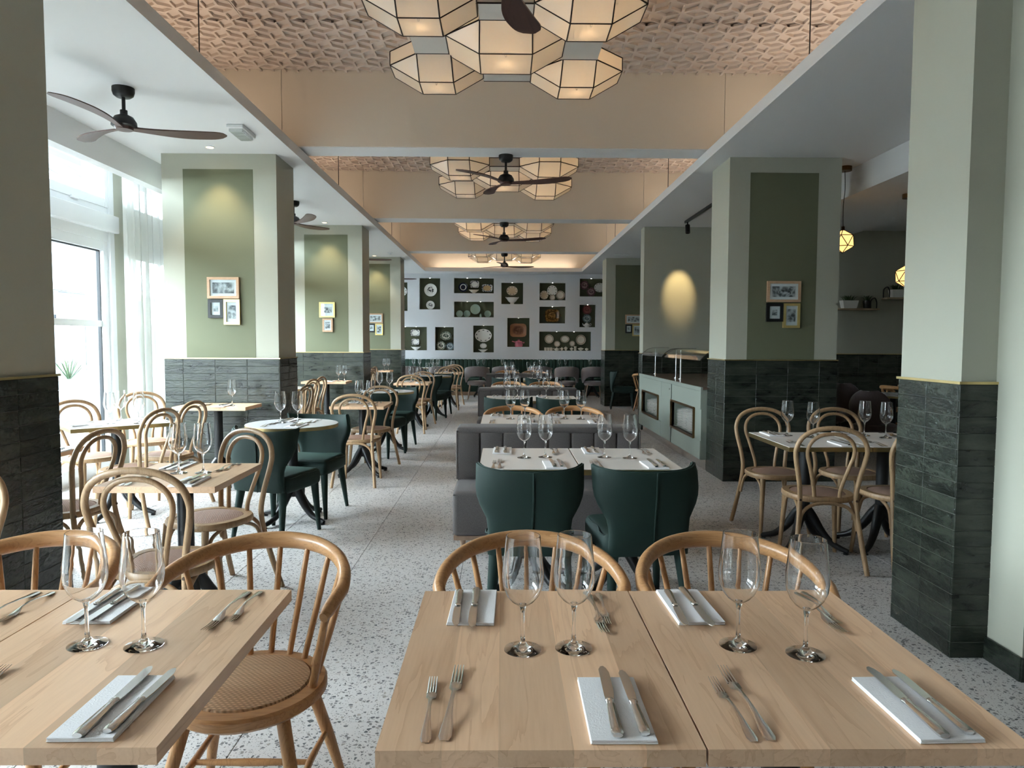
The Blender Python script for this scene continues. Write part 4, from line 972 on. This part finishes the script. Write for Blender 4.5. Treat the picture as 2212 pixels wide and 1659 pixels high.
def pot(x, z, w, d, h, mat, label, n=12, square=True, bot=.8):
    p = obj('potted_succulent', None, None, (x, 11.69, z)); tag(p, label, 'potted plant', 'succulents on the wall shelves')
    if square:
        b_, t_ = w / 2 * bot, w / 2; q = MB().add([(-b_, -d / 2 * bot, 0), (b_, -d / 2 * bot, 0), (b_, d / 2 * bot, 0), (-b_, d / 2 * bot, 0), (-t_, -d / 2, h), (t_, -d / 2, h), (t_, d / 2, h), (-t_, d / 2, h)], [(3, 2, 1, 0), (4, 5, 6, 7), (0, 1, 5, 4), (1, 2, 6, 5), (2, 3, 7, 6), (3, 0, 4, 7)])
        obj('pot', q.mesh('pot', mat), p)
    else: obj('pot', MB().lathe([(0, 0), (w / 2 * bot, 0), (w / 2, h * .8), (w / 2, h), (w / 2 * .85, h), (0, h * .95)], 20).mesh('pot', mat, 40), p)
    lf = MB().tube([(0, 0, 0), (.03, 0, .045), (.075, 0, .06)], [.012, .014, .002], 6, flat=.4).mesh('leaf', 'leaf', 60)
    for k in range(n):
        a = k * 2.399; r = w * .32 * math.sqrt(k / n); obj('leaf', lf, p, (r * math.cos(a), r * .5 * math.sin(a), h), (0, -.5 * (1 - k / n), a))
pot(5.67, 2.02, .26, .14, .13, 'porcelain', 'white trough of succulents on the lower wall shelf', 18)
pot(5.97, 2.02, .13, .13, .13, 'picture_black', 'black pot of succulents on the lower wall shelf', 12, False)
pot(6.445, 2.2, .2, .14, .13, 'porcelain', 'white trough of succulents on the upper wall shelf', 14)
pot(6.63, 2.2, .13, .13, .1, 'picture_black', 'black pot of succulents on the upper wall shelf', 10, False)

# ------------------------------------------------------------------ pictures
FRM = {'wood': 'frame_wood', 'black': 'picture_black', 'gold': 'gold_frame'}
pc = [0]
def picture(x0, x1, z0, z1, yw, kind, label, text=None, inset=.42):
    w, h = x1 - x0, z1 - z0; t = .026 if kind != 'black' else .03; yb = .03
    p = obj('picture_frame', None, None, ((x0 + x1) / 2, yw - .004, (z0 + z1) / 2)); tag(p, label, 'picture', 'framed photographs on the columns')
    a, b = w / 2, h / 2
    obj('frame', MB().box(-a, -yb, -b, -a + t, 0, b).box(a - t, -yb, -b, a, 0, b).box(-a + t, -yb, b - t, a - t, 0, b).box(-a + t, -yb, -b, a - t, 0, -b + t).mesh('frame', FRM[kind]), p)
    m_ = obj('mat_board', bx('mat', 'paper', -a + t, -.016, -b + t, a - t, -.006, b - t), p)
    iw, ih = (w - 2 * t) / 2 * (1 - inset * (.55 if w > h else .9)), (h - 2 * t) / 2 * (1 - inset)
    pr = obj('photo_print', bx('print', 'photo%d' % (pc[0] % 14), -iw, -.018, -ih, iw, -.016, ih), m_); pc[0] += 1
    obj('glazing', bx('glz', 'window_glass', -a + t, -.021, -b + t, a - t, -.020, b - t), p)
    if text:
        cu = bpy.data.curves.new('t', 'FONT'); cu.body = text; cu.size = ih * .62; cu.align_x = 'CENTER'; cu.align_y = 'CENTER'; cu.extrude = .0006; cu.shear = .2
        to = bpy.data.objects.new('t', cu); COL.objects.link(to); bpy.context.view_layer.update()
        me = bpy.data.meshes.new_from_object(to.evaluated_get(bpy.context.evaluated_depsgraph_get())); bpy.data.objects.remove(to)
        me.materials.clear(); me.materials.append(M['paper'])
        obj('cinema_lettering', me, m_, (0, -.0188, -ih * .22), (PI / 2, math.radians(9), 0))
Q = {'c1': [(-3.022, -2.7, 1.883, 2.101), (-3.017, -2.865, 1.686, 1.874), (-2.859, -2.695, 1.618, 1.875)], 'c3': [(-3.045, -2.713, 1.865, 2.081), (-3.05, -2.886, 1.663, 1.853), (-2.884, -2.709, 1.595, 1.854)], 'r1': [(2.717, 3.064, 1.872, 2.087), (2.715, 2.885, 1.671, 1.859), (2.89, 3.062, 1.606, 1.86)], 'r4': [(2.754, 3.129, 1.867, 2.079), (2.757, 2.912, 1.662, 1.855), (2.916, 3.133, 1.596, 1.856)]}
for kx, yw, wh in (('c1', 7.38, 'nearest left column'), ('c3', 16.15, 'third left column'), ('r1', 7.38, 'right column by the buffet'), ('r4', 16.15, 'far right column')):
    for r_, kd, d_ in zip(Q[kx], ('wood', 'black', 'gold'), ('wide wood framed', 'small black framed', 'tall gold framed')):
        picture(*r_, yw, kd, '%s black and white photograph on the %s' % (d_, wh), 'CINEMA' if kx == 'r1' and kd == 'wood' else None, .34 if kd != 'black' else .55)
picture(-3.016, -2.761, 1.842, 2.092, 11.79, 'gold', 'square gold framed black and white photograph on the second left column', None, .5)
picture(-2.966, -2.799, 1.606, 1.826, 11.79, 'wood', 'small wood framed black and white photograph on the second left column', None, .36)

# ------------------------------------------------------------------ crockery in the niches
YP = YB + ND - .035
def plate_shape(rx, rz, mat, square=False):
    mb = MB(); n = 32; L = ((1.0, -.028), (1.0, -.024), (.93, -.022), (.70, -.008), (.62, -.004), (.0, -.004))
    vs = []; fs = []
    def pt(a, s):
        c, q = math.cos(a), math.sin(a)
        if square: e = 2 / 4.5; c, q = math.copysign(abs(c) ** e, c) * .93, math.copysign(abs(q) ** e, q) * .93; k = 1 + .012 * math.sin(a * 12)
        else: k = 1
        return c * s * k, q * s * k
    for s_, y in L[:-1]:
        for i in range(n): x, z = pt(2 * PI * i / n, s_); vs.append((x, y, z))
    for i in range(n): x, z = pt(2 * PI * i / n, .97); vs.append((x, -.0, z))
    m = len(L) - 1
    for l in range(m - 1):
        for i in range(n): fs.append((l * n + i, l * n + (i + 1) % n, (l + 1) * n + (i + 1) % n, (l + 1) * n + i))
    fs.append(tuple((m - 1) * n + i for i in range(n))); fs.append(tuple(m * n + i for i in range(n)))
    for i in range(n): fs.append((i, (i + 1) % n, m * n + (i + 1) % n, m * n + i))
    return mb.add(vs, fs).mesh('plate', mat, 40)
_pl = {}
def plate(x, z, rx, rz, mat, label, sq=False, catg='plate', group='display plates in the niches', dy=0):
    kx = (mat, sq)
    if kx not in _pl: _pl[kx] = plate_shape(1, 1, mat, sq)
    o = obj('display_plate' if catg == 'plate' else 'display_tray', _pl[kx], None, (x, YP - dy, z), (0, 0, 0), (rx, 1.0, rz)); return tag(o, label, catg, group)
plate(-2.042, 2.899, .179, .179, 'plate_flower', 'large white plate with black flowers, upper left niche')
plate(-2.048, 2.480, .119, .119, 'plate_flower', 'small white plate with black flowers, upper left niche')
plate(-1.131, 2.983, .13, .13, 'plate_navy', 'round navy transferware plate in the wide top niche')
plate(-.812, 3.065, .136, .109, 'plate_navy_white', 'rectangular navy rimmed dish with white centre, wide top niche', True)
plate(-.46, 2.96, .163, .114, 'plate_navy_tan', 'rectangular navy rimmed dish with tan centre, wide top niche', True)
plate(-1.233, 2.240, .095, .095, 'plate_celadon', 'small celadon plate, first from left in the celadon niche'); plate(-1.024, 2.240, .095, .095, 'plate_celadon', 'small celadon plate, second from left in the celadon niche')
plate(-.79, 2.368, .141, .141, 'plate_celadon', 'large celadon plate in the celadon niche'); plate(-.443, 2.240, .095, .095, 'plate_celadon', 'small celadon plate at the right of the celadon niche')
plate(.24, 2.888, .155, .13, 'plate_tan_dots', 'oval tan plate above the white tureen')
plate(1.366, 2.899, .141, .141, 'plate_white_dots', 'white plate with dark rim marks, top of the four plate niche'); plate(1.141, 2.772, .119, .119, 'plate_tan_dots', 'tan plate with dark rim marks, left in the four plate niche')
plate(1.598, 2.769, .125, .125, 'plate_ring', 'cream plate with dark ring, right in the four plate niche'); plate(1.37, 2.701, .079, .079, 'plate_ring', 'small saucer at the bottom of the four plate niche', dy=.03)
plate(2.271, 3.052, .125, .125, 'plate_mauve', 'dark mauve plate in the upper right niche'); plate(2.456, 2.866, .122, .122, 'plate_mauve', 'lower mauve plate in the upper right niche', dy=.03)
plate(2.702, 2.987, .157, .13, 'plate_white_dots', 'oval white plate in the upper right niche')
plate(2.351, 2.362, .13, .13, 'plate_maroon', 'maroon plate above the teapot niche'); plate(2.35, 2.115, .122, .122, 'plate_blue', 'grey blue plate above the teapot')
plate(-2.48, 1.7, .141, .1, 'plate_navy_white', 'rectangular blue edged dish, top of the lower left niche', True); plate(-2.476, 1.447, .117, .095, 'plate_navy_white', 'small blue edged dish below it in the lower left niche', True)
plate(-1.618, 1.62, .16, .125, 'plate_willow', 'oval green printed platter, lower niche'); plate(-1.759, 1.344, .128, .128, 'plate_willow', 'round green printed plate below the oval platter')
plate(-1.503, 1.325, .109, .109, 'plate_blue', 'round blue printed plate below the oval platter', dy=.03)
plate(-.563, 1.634, .236, .182, 'plate_white_dots', 'large oval platter with dark rim marks'); plate(-.563, 1.344, .095, .071, 'plate_white_dots', 'small oval plate below the large platter')
plate(1.289, 1.541, .125, .125, 'plate_ring', 'cream ringed plate at left of the long niche'); plate(1.732, 1.54, .125, .1, 'plate_ring', 'oval cream ringed plate in the middle of the long niche')
plate(2.183, 1.523, .141, .141, 'plate_ring', 'large cream ringed plate at right of the long niche'); plate(1.514, 1.405, .084, .084, 'plate_ring', 'left small saucer in the long niche'); plate(1.938, 1.412, .079, .079, 'plate_ring', 'right small saucer in the long niche')
plate(-2.86, 2.86, .16, .14, 'plate_white_dots', 'white plate half hidden by the third left column')
tr = plate(1.371, 2.2, .215, .19, 'tray_brown', 'brown painted tray with two handles', True, 'tray', 'display trays')
for s_ in (-1, 1): obj('handle', MB().tube(cat([(s_ * .98, -.015, .22), (s_ * 1.12, -.02, .1), (s_ * 1.14, -.02, -.1), (s_ * .98, -.015, -.22)], 4), .03, 6).mesh('handle', 'tray_brown', 60), tr)
plate(.417, 1.783, .25, .204, 'tray_copper', 'copper coloured patterned tray above the pink pot', True, 'tray', 'display trays')
YV = YB + .085
def vessel(name, x, z, kit_fn, label, catg, s=1.0):
    o = obj(name, None, None, (x, YV, z)); tag(o, label, catg)
    o.scale = (1, .5 if name in ('soup_tureen', 'covered_dish', 'open_bowl', 'lidded_pot') else .85, 1)
    for nm, me in kit_fn(s): obj(nm, me, o)
    return o
def tureen(s, mat='porcelain', w=.17, h=.15, lid=False):
    k = [('bowl', MB().lathe([(0, 0), (w * .38, 0), (w * .32, h * .18), (w * .7, h * .42), (w * .95, h * .75), (w * 1.0, h), (w * .96, h), (w * .6, h * .5), (0, h * .4)], 24).mesh('b', mat, 40))]
    k.append(('handles', MB().tube(cat([(-w * .95, 0, h * .8), (-w * 1.15, 0, h * 1.02), (-w * 1.0, 0, h)], 4), w * .05, 6).tube(cat([(w * .95, 0, h * .8), (w * 1.15, 0, h * 1.02), (w * 1.0, 0, h)], 4), w * .05, 6).mesh('h', mat, 60)))
    if lid: k.append(('lid', MB().lathe([(w * .95, h), (w * .8, h * 1.25), (w * .25, h * 1.45), (w * .08, h * 1.5), (w * .12, h * 1.65), (0, h * 1.7)], 20).mesh('l', mat, 40)))
    return k
def teapot(s, mat='porcelain', w=.085, h=.12):
    k = [('body', MB().lathe([(0, 0), (w * .6, 0), (w, h * .35), (w * .95, h * .6), (w * .5, h * .82), (w * .5, h * .86), (0, h * .95)], 20).mesh('b', mat, 40)),
         ('spout', MB().tube(cat([(-w * .8, 0, h * .3), (-w * 1.2, 0, h * .5), (-w * 1.4, 0, h * .85)], 4), [w * .22, w * .1], 8).mesh('s', mat, 60)),
         ('handle', MB().tube(cat([(w * .85, 0, h * .7), (w * 1.35, 0, h * .75), (w * 1.35, 0, h * .4), (w * .9, 0, h * .25)], 4), w * .09, 6).mesh('h', mat, 60)),
         ('knob', MB().lathe([(0, h * .93), (w * .12, h * .95), (w * .16, h * 1.05), (0, h * 1.12)], 10).mesh('k', mat, 50))]
    return k
vessel('soup_tureen', .244, 2.511, lambda s: tureen(s, 'porcelain', .16, .19), 'white footed tureen bowl below the oval tan plate', 'bowl')
vessel('covered_dish', -.83, 2.807, lambda s: tureen(s, 'cup_banded', .12, .1), 'white serving dish in the wide top niche', 'bowl')
vessel('open_bowl', -2.458, 1.213, lambda s: tureen(s, 'porcelain', .115, .095), 'blue and white bowl in the lower left niche', 'bowl')
vessel('open_bowl', -.574, 1.16, lambda s: tureen(s, 'porcelain', .11, .08), 'small footed bowl below the large oval platter', 'bowl')
vessel('teapot', 2.347, 1.876, lambda s: teapot(s, 'porcelain', .085, .13), 'round white teapot on the right of the back wall', 'teapot')
def casserole(s):
    m = 'terracotta_pink'
    return [('body', MB().lathe([(0, 0), (.1, 0), (.115, .05), (.105, .12), (.11, .13), (0, .13)], 20).mesh('b', m, 40)), ('lid', MB().lathe([(.11, .13), (.09, .155), (.03, .17), (.02, .175), (.035, .2), (0, .215)], 20).mesh('l', m, 40)),
            ('handle', MB().tube([(-.1, 0, .13), (-.19, 0, .155)], [.016, .012], 8).mesh('h', m, 60)), ('side_grip', MB().tube(cat([(.1, 0, .12), (.16, 0, .13), (.13, 0, .1)], 3), .01, 6).mesh('g', m, 60))]
vessel('lidded_pot', .432, 1.317, casserole, 'pink lidded pot below the copper tray', 'pot')
vessel('lidded_jar', -.634, 2.141, lambda s: [('body', MB().lathe([(0, 0), (.03, 0), (.034, .04), (.03, .075), (0, .078)], 16).mesh('b', 'celadon', 40)), ('lid', MB().lathe([(.03, .076), (.02, .09), (.008, .095), (.01, .108), (0, .11)], 12).mesh('l', 'celadon', 40))], 'small celadon jar in the celadon niche', 'jar')
cup = lambda s: [('body', MB().lathe([(0, 0), (.028, 0), (.034, .02), (.036, .085), (.032, .088), (0, .08)], 16).mesh('b', 'cup_banded', 40)), ('handle', MB().tube(cat([(.034, 0, .07), (.06, 0, .06), (.056, 0, .035), (.034, 0, .025)], 3), .005, 6).mesh('h', 'cup_banded', 60))]
for x, n in ((1.186, 'first'), (1.267, 'second'), (1.342, 'third')): vessel('tea_cup', x, 1.215, cup, 'cream cup at the left of the long niche, %s of three' % n, 'cup')
vessel('teapot', 1.504, 1.215, lambda s: teapot(s, 'cup_banded', .06, .09), 'cream teapot in the long niche', 'teapot')
for x, n, w, h in ((1.648, 'right of the teapot', .042, .06), (1.761, 'below the oval ringed plate', .05, .075), (1.923, 'right of the middle of the long niche', .048, .06), (2.18, 'widest, below the large ringed plate', .078, .06), (2.348, 'at the right end of the long niche', .05, .05)):
    vessel('lidded_bowl', x, 1.215, lambda s, w=w, h=h: tureen(s, 'cup_banded', w, h, True), 'cream lidded bowl %s' % n, 'bowl')
vessel('cup_stack', 2.026, 1.215, lambda s: [('cup', MB().lathe([(0, 0), (.03, 0), (.042, .06), (0, .06)], 16).mesh('b', 'cup_banded', 40)), ('cup', MB().lathe([(0, .062), (.03, .062), (.043, .125), (0, .12)], 16).mesh('b', 'cup_banded', 40))], 'two stacked cream cups in the long niche', 'cup')

# ------------------------------------------------------------------ ceiling fans
def blade_mesh():
    mb = MB(); n = 24; vs = []; fs = []
    for i in range(n + 1):
        t = i / n; r = .03 + .69 * t; u = min(1, t / .72); w = .026 + .047 * u * u * (3 - 2 * u)
        if t > .84: w *= math.sqrt(max(.015, 1 - ((t - .84) / .16) ** 2 * .985))
        cyy = .055 * math.sin(t * PI) - .012 * t; tw = -math.radians(12) * (1 - .5 * t)
        for sgn in (-1, 1):
            for zz in (.006, -.006):
                vs.append((r, cyy + sgn * w * math.cos(tw), sgn * w * math.sin(tw) + zz * (1 - .5 * t) + .02 * t))
    for i in range(n):
        a = i * 4; b = a + 4
        fs += [(a, b, b + 2, a + 2), (a + 1, a + 3, b + 3, b + 1), (a, a + 1, b + 1, b), (a + 2, b + 2, b + 3, a + 3)]
    fs += [(0, 2, 3, 1), (4 * n, 4 * n + 1, 4 * n + 3, 4 * n + 2)]
    return mb.add(vs, fs).mesh('blade', 'walnut_blade', 50)
BL = blade_mesh()
def fan(x, y, z, a0, label, drop=.27):
    f = obj('ceiling_fan', None, None, (x, y, z)); tag(f, label, 'ceiling fan', 'three blade ceiling fans')
    obj('canopy', MB().lathe([(0, 0), (.078, 0), (.078, -.03), (.07, -.055), (.05, -.07), (0, -.07)], 28).mesh('canopy', 'black_metal', 40), f)
    obj('rod', MB().lathe([(.013, -.06), (.013, -drop + .08)], 12).lathe([(.026, -drop + .105), (.026, -drop + .06)], 14).mesh('rod', 'black_metal', 40), f)
    obj('motor_housing', MB().lathe([(0, -drop + .075), (.03, -drop + .072), (.065, -drop + .055), (.087, -drop + .02), (.09, -drop - .01), (.075, -drop - .02), (0, -drop - .02)], 28).mesh('motor', 'black_metal', 50), f)
    obj('hub_plate', MB().lathe([(0, -drop - .045), (.06, -drop - .04), (.07, -drop - .02), (0, -drop - .01)], 24).mesh('hub', 'walnut_blade', 50), f)
    for k in range(3): obj('blade', BL, f, (0, 0, -drop - .026), (0, 0, math.radians(a0 + 120 * k)))
fan(-2.861, 5.511, CEIL, 22, 'ceiling fan over the window side, nearest on the left')
fan(-2.852, 9.834, CEIL, 65, 'ceiling fan over the window side, half hidden by the nearest left column')
fan(-2.85, 13.95, CEIL, 30, 'ceiling fan over the window side behind the second left column'); fan(-2.85, 18.2, CEIL, 35, 'ceiling fan over the window side behind the third left column')
fan(.03, 3.42, BEAM_Z, 80, 'ceiling fan above the camera, one blade at the top edge'); fan(.022, 7.84, BEAM_Z, -13, 'ceiling fan under the first white beam')
fan(.008, 12.2, BEAM_Z, -12, 'ceiling fan under the second white beam'); fan(.02, 16.4, BEAM_Z, 20, 'ceiling fan under the third white beam')

# ------------------------------------------------------------------ chandeliers
ZB0, ZR, ZT = 3.50, 3.63, 3.735
def lamp_unit(half, sq, e):
    """octagonal rim of half width `half` (edge half length e), square bottom of half width sq"""
    rim = [(-e, -half), (e, -half), (half, -e), (half, e), (e, half), (-e, half), (-half, e), (-half, -e)]
    bot = [(-sq, -sq), (sq, -sq), (sq, sq), (-sq, sq)]
    Rm = [Vector((x, y, ZR)) for x, y in rim]; Tp = [Vector((x, y, ZT)) for x, y in rim]; Bt = [Vector((x, y, ZB0)) for x, y in bot]
    panels = [Bt, [Rm[0], Rm[1], Bt[1], Bt[0]], [Rm[2], Rm[3], Bt[2], Bt[1]], [Rm[4], Rm[5], Bt[3], Bt[2]], [Rm[6], Rm[7], Bt[0], Bt[3]],
              [Rm[1], Rm[2], Bt[1]], [Rm[3], Rm[4], Bt[2]], [Rm[5], Rm[6], Bt[3]], [Rm[7], Rm[0], Bt[0]]]
    panels += [[Rm[i], Rm[(i + 1) % 8], Tp[(i + 1) % 8], Tp[i]] for i in range(8)]
    edges = []
    for p in panels:
        for i in range(len(p)): edges.append((p[i], p[(i + 1) % len(p)]))
    seen = set(); fr = MB()
    for a, b in edges:
        kx = tuple(sorted((tuple(round(c, 3) for c in a), tuple(round(c, 3) for c in b))))
        if kx in seen: continue
        seen.add(kx); fr.bar(a, b, .0055, 6)
    c0 = Vector((0, 0, (ZB0 + ZT) / 2)); pm_ = []
    for p in panels:
        c = sum(p, Vector()) / len(p); n_ = (p[1] - p[0]).cross(p[2] - p[0]).normalized()
        if n_.dot(c - c0) < 0: n_ = -n_
        q = [c + (v - c) * .985 for v in p]; L = len(q)
        pm_.append(MB().add([v - n_ * .0015 for v in q] + [v + n_ * .0015 for v in q], [tuple(range(L))[::-1], tuple(range(L, 2 * L))] + [(i, (i + 1) % L, L + (i + 1) % L, L + i) for i in range(L)]).mesh('glass_panel', 'opal_glass'))
    loop = MB().tube([(.006 * math.cos(a * PI / 6), -sq, ZB0 - .012 + .009 * math.sin(a * PI / 6)) for a in range(12)], .0013, 5, True).mesh('pull_ring', 'steel', 60)
    return fr.mesh('leading', 'dark_lead', 40), pm_, loop, MB().prism([(x * .99, y * .99) for x, y in rim], ZT - .004, ZT).mesh('added_top_cover', 'added_top_opal')  # unseen lid on each lamp, added to soften its upward light
U_S, U_C = lamp_unit(.365, .135, .13), lamp_unit(.43, .19, .18)
GLASS_SET = bpy.data.collections.new('chandelier_glass')   # the lamp lights are fully enclosed by this glass
BULB = MB().lathe([(0, 0), (.018, .004), (.026, .02), (.022, .04), (.012, .055), (.012, .075), (0, .075)], 14).mesh('bulb', 'bulb', 50)
def chandelier(dy, label, power):
    ch = obj('glass_chandelier', None, None, (0, 5.42 + dy, 0)); tag(ch, label, 'chandelier', 'leaded glass chandeliers')
    for x, y, U in ((-.545, -.63, U_S), (.56, -.57, U_S), (.012, -.02, U_C), (-.535, .49, U_S), (.585, .58, U_S)):
        u = obj('lamp_unit', U[0], ch, (x, y, 0))
        for me in U[1]: GLASS_SET.objects.link(obj('glass_panel', me, u))
        obj('pull_ring', U[2], u); GLASS_SET.objects.link(obj('added_top_cover', U[3], u)); obj('bulb', BULB, u, (0, 0, ZB0 + .1))
        l = bpy.data.lights.new('lamp_light', 'POINT'); l.energy = power * (1.5 if U is U_C else 1.0); l.color = (1.0, .75, .48); l.shadow_soft_size = .03
        lo = bpy.data.objects.new('lamp_light', l); COL.objects.link(lo); lo.parent = u; lo.light_linking.receiver_collection = GLASS_SET; lo.location = (0, 0, ZB0 + .062)
    for x0, y0, x1, y1 in ((-.17, -.69, .19, -.45), (-.675, -.265, -.405, .125), (.43, -.205, .72, .215), (-.17, .41, .215, .68)):
        obj('grey_glass_panel', bx('gp', 'grey_glass', x0, y0, ZR - .002, x1, y1, ZR + .002), ch)
    obj('glass_panel', bx('fp', 'opal_glass', -.175, -.692, ZR, .195, -.688, ZT), ch); obj('glass_panel', bx('fp', 'opal_glass', -.17, .68, ZR, .215, .684, ZT), ch)
    obj('top_frame', MB().bar((-.19, -.69, ZR), (.2, -.69, ZR), .0055).bar((-.19, -.69, ZT), (.2, -.69, ZT), .0055).bar((-.17, .682, ZR), (.215, .682, ZR), .0055).bar((-.9, -.6, ZT), (.9, .6, ZT), .006).bar((.9, -.6, ZT), (-.9, .6, ZT), .006).mesh('tf', 'dark_lead'), ch)
    for sx in (-1, 1):
        for sy in (-1, 1): obj('hanging_rod', MB().bar((sx * .5, sy * .4, ZT), (sx * .5, sy * .4, COFFER + .01), .004).mesh('rod', 'black_metal'), ch)
for i, (dy, nm) in enumerate(((0, 'nearest'), (4.28, 'second'), (8.55, 'third'), (12.6, 'farthest'))):
    chandelier(dy, 'leaded opal glass chandelier of five lamps, %s from the camera' % nm, 19.0)

# ------------------------------------------------------------------ small ceiling fittings and lamps
def spot(name, loc, target, energy, ang, blend, col, parent=None):
    l = bpy.data.lights.new(name, 'SPOT'); l.energy = energy; l.spot_size = math.radians(ang); l.spot_blend = blend; l.color = col; l.shadow_soft_size = .03
    o = bpy.data.objects.new(name, l); COL.objects.link(o); o.location = loc
    d = Vector(target) - Vector(loc); o.rotation_euler = d.to_track_quat('-Z', 'Y').to_euler()
    return o
DL = [('ring', MB().lathe([(.048, 0), (.048, -.006), (.036, -.008), (.034, 0)], 24).mesh('ring', 'plastic_white', 40)), ('lens', MB().lathe([(0, -.003), (.034, -.003)], 24).mesh('lens', 'downlight_lens'))]
for (x, y), n in (((-2.875, 7.13), 'nearest left column'), ((-2.855, 11.53), 'second left column'), ((-2.85, 15.9), 'third left column')):
    build(DL, 'downlight', (x, y, CEIL), 0, 'small round warm downlight in front of the %s' % n, 'downlight', 'recessed downlights')
    spot('downlight_beam', (x, y, CEIL - .02), (x, y + .10, 2.0), 16, 78, .8, (1, .74, .42))
em = obj('emergency_light', None, None, (-2.358, 6.55, CEIL)); em.rotation_euler = (0, 0, .02); tag(em, 'white ribbed emergency light on the left ceiling', 'emergency light')
obj('housing', MB().rbox(-.075, -.17, -.035, .075, .17, 0, .006, 1).mesh('h', 'plastic_white'), em)
obj('lens', MB().rbox(-.06, -.155, -.062, .06, .155, -.033, .012, 2).mesh('l', 'clear_guard'), em)
for k in range(9): obj('lens_rib', bx('rib', 'plastic_white', -.058, -.145 + k * .034, -.06, .058, -.132 + k * .034, -.034), em)
SM = [('base', MB().lathe([(0, 0), (.055, 0), (.055, -.02), (.045, -.03), (0, -.03)], 20).mesh('b', 'plastic_white', 40)), ('sensor', MB().lathe([(.03, -.03), (.026, -.05), (0, -.052)], 16).mesh('s', 'plastic_white', 40))]
build(SM, 'smoke_detector', (-2.413, 15.3, CEIL), 0, 'white smoke detector on the left ceiling', 'smoke detector')
build([('rim', MB().lathe([(.16, 0), (.17, -.008), (.12, -.012), (.11, -.004)], 28).mesh('r', 'plastic_white', 40)), ('disc', MB().lathe([(0, -.02), (.1, -.018), (.1, -.008), (0, -.008)], 28).mesh('d', 'plastic_white', 40))], 'air_vent', (2.55, 15.5, CEIL), 0, 'round white air vent on the right ceiling', 'vent')
tk = obj('track_light', None, None, (2.84, 9.6, CEIL)); tag(tk, 'black track with one cylinder spotlight on the right ceiling', 'track light')
obj('track', bx('track', 'black_metal', -.02, 0, -.035, .02, 1.62, 0), tk)
hd = obj('spot_head', MB().lathe([(0, 0), (.036, 0), (.036, -.13), (.03, -.13), (.0, -.10)], 20).mesh('head', 'black_metal', 40), tk, (.0, 1.5, -.085), (-.35, .05, 0))
obj('stem', MB().bar((0, 1.5, -.03), (0, 1.5, -.09), .01).mesh('stem', 'black_metal'), tk)
spot('track_beam', (2.86, 11.15, 3.1), (2.89, 11.8, 2.30), 26, 34, .8, (1, .72, .34))
def pendant(x, y, zl, label, top=CEIL, r=.125):
    p = obj('pendant_lamp', None, None, (x, y, zl)); tag(p, label, 'pendant lamp', 'faceted pendant lamps')
    t = top - zl
    obj('canopy', MB().lathe([(0, t), (.07, t), (.07, t - .045), (0, t - .045)], 28).mesh('c', 'bronze', 40), p)
    obj('cord', MB().tube(cat([(0, 0, t - .04), (.008, 0, t * .7), (-.006, 0, t * .45), (0, 0, r)], 5), .004, 6).mesh('cord', 'black_metal', 60), p)
    obj('socket', MB().lathe([(.016, r - .02), (.016, r + .03), (.008, r + .035)], 12).mesh('s', 'dark_lead', 40), p)
    bm = bmesh.new(); bmesh.ops.create_icosphere(bm, subdivisions=1, radius=r); bm.verts.ensure_lookup_table()
    rot = Matrix.Rotation(.35, 4, 'Z')
    V = [rot @ v.co for v in bm.verts]; Fc = [[v.index for v in f.verts] for f in bm.faces]; E_ = [(e.verts[0].index, e.verts[1].index) for e in bm.edges]; bm.free()
    fr = MB()
    for a, b in E_: fr.bar(V[a], V[b], .0045, 6)
    fo = obj('leading', fr.mesh('leading', 'dark_lead'), p)
    for f in Fc:
        c = sum((V[i] for i in f), Vector()) / 3; q = [c + (V[i] - c) * .97 for i in f]
        obj('glass_panel', MB().add(q + [v * .985 for v in q], [(0, 1, 2), (5, 4, 3), (0, 3, 4, 1), (1, 4, 5, 2), (2, 5, 3, 0)]).mesh('gp', 'pendant_glass'), fo)
pendant(3.67, 7.75, 2.553, 'glowing faceted pendant lamp hanging behind the right column'); pendant(4.38, 7.75, 2.18, 'glowing faceted pendant lamp half hidden by the right pillar', 3.06)
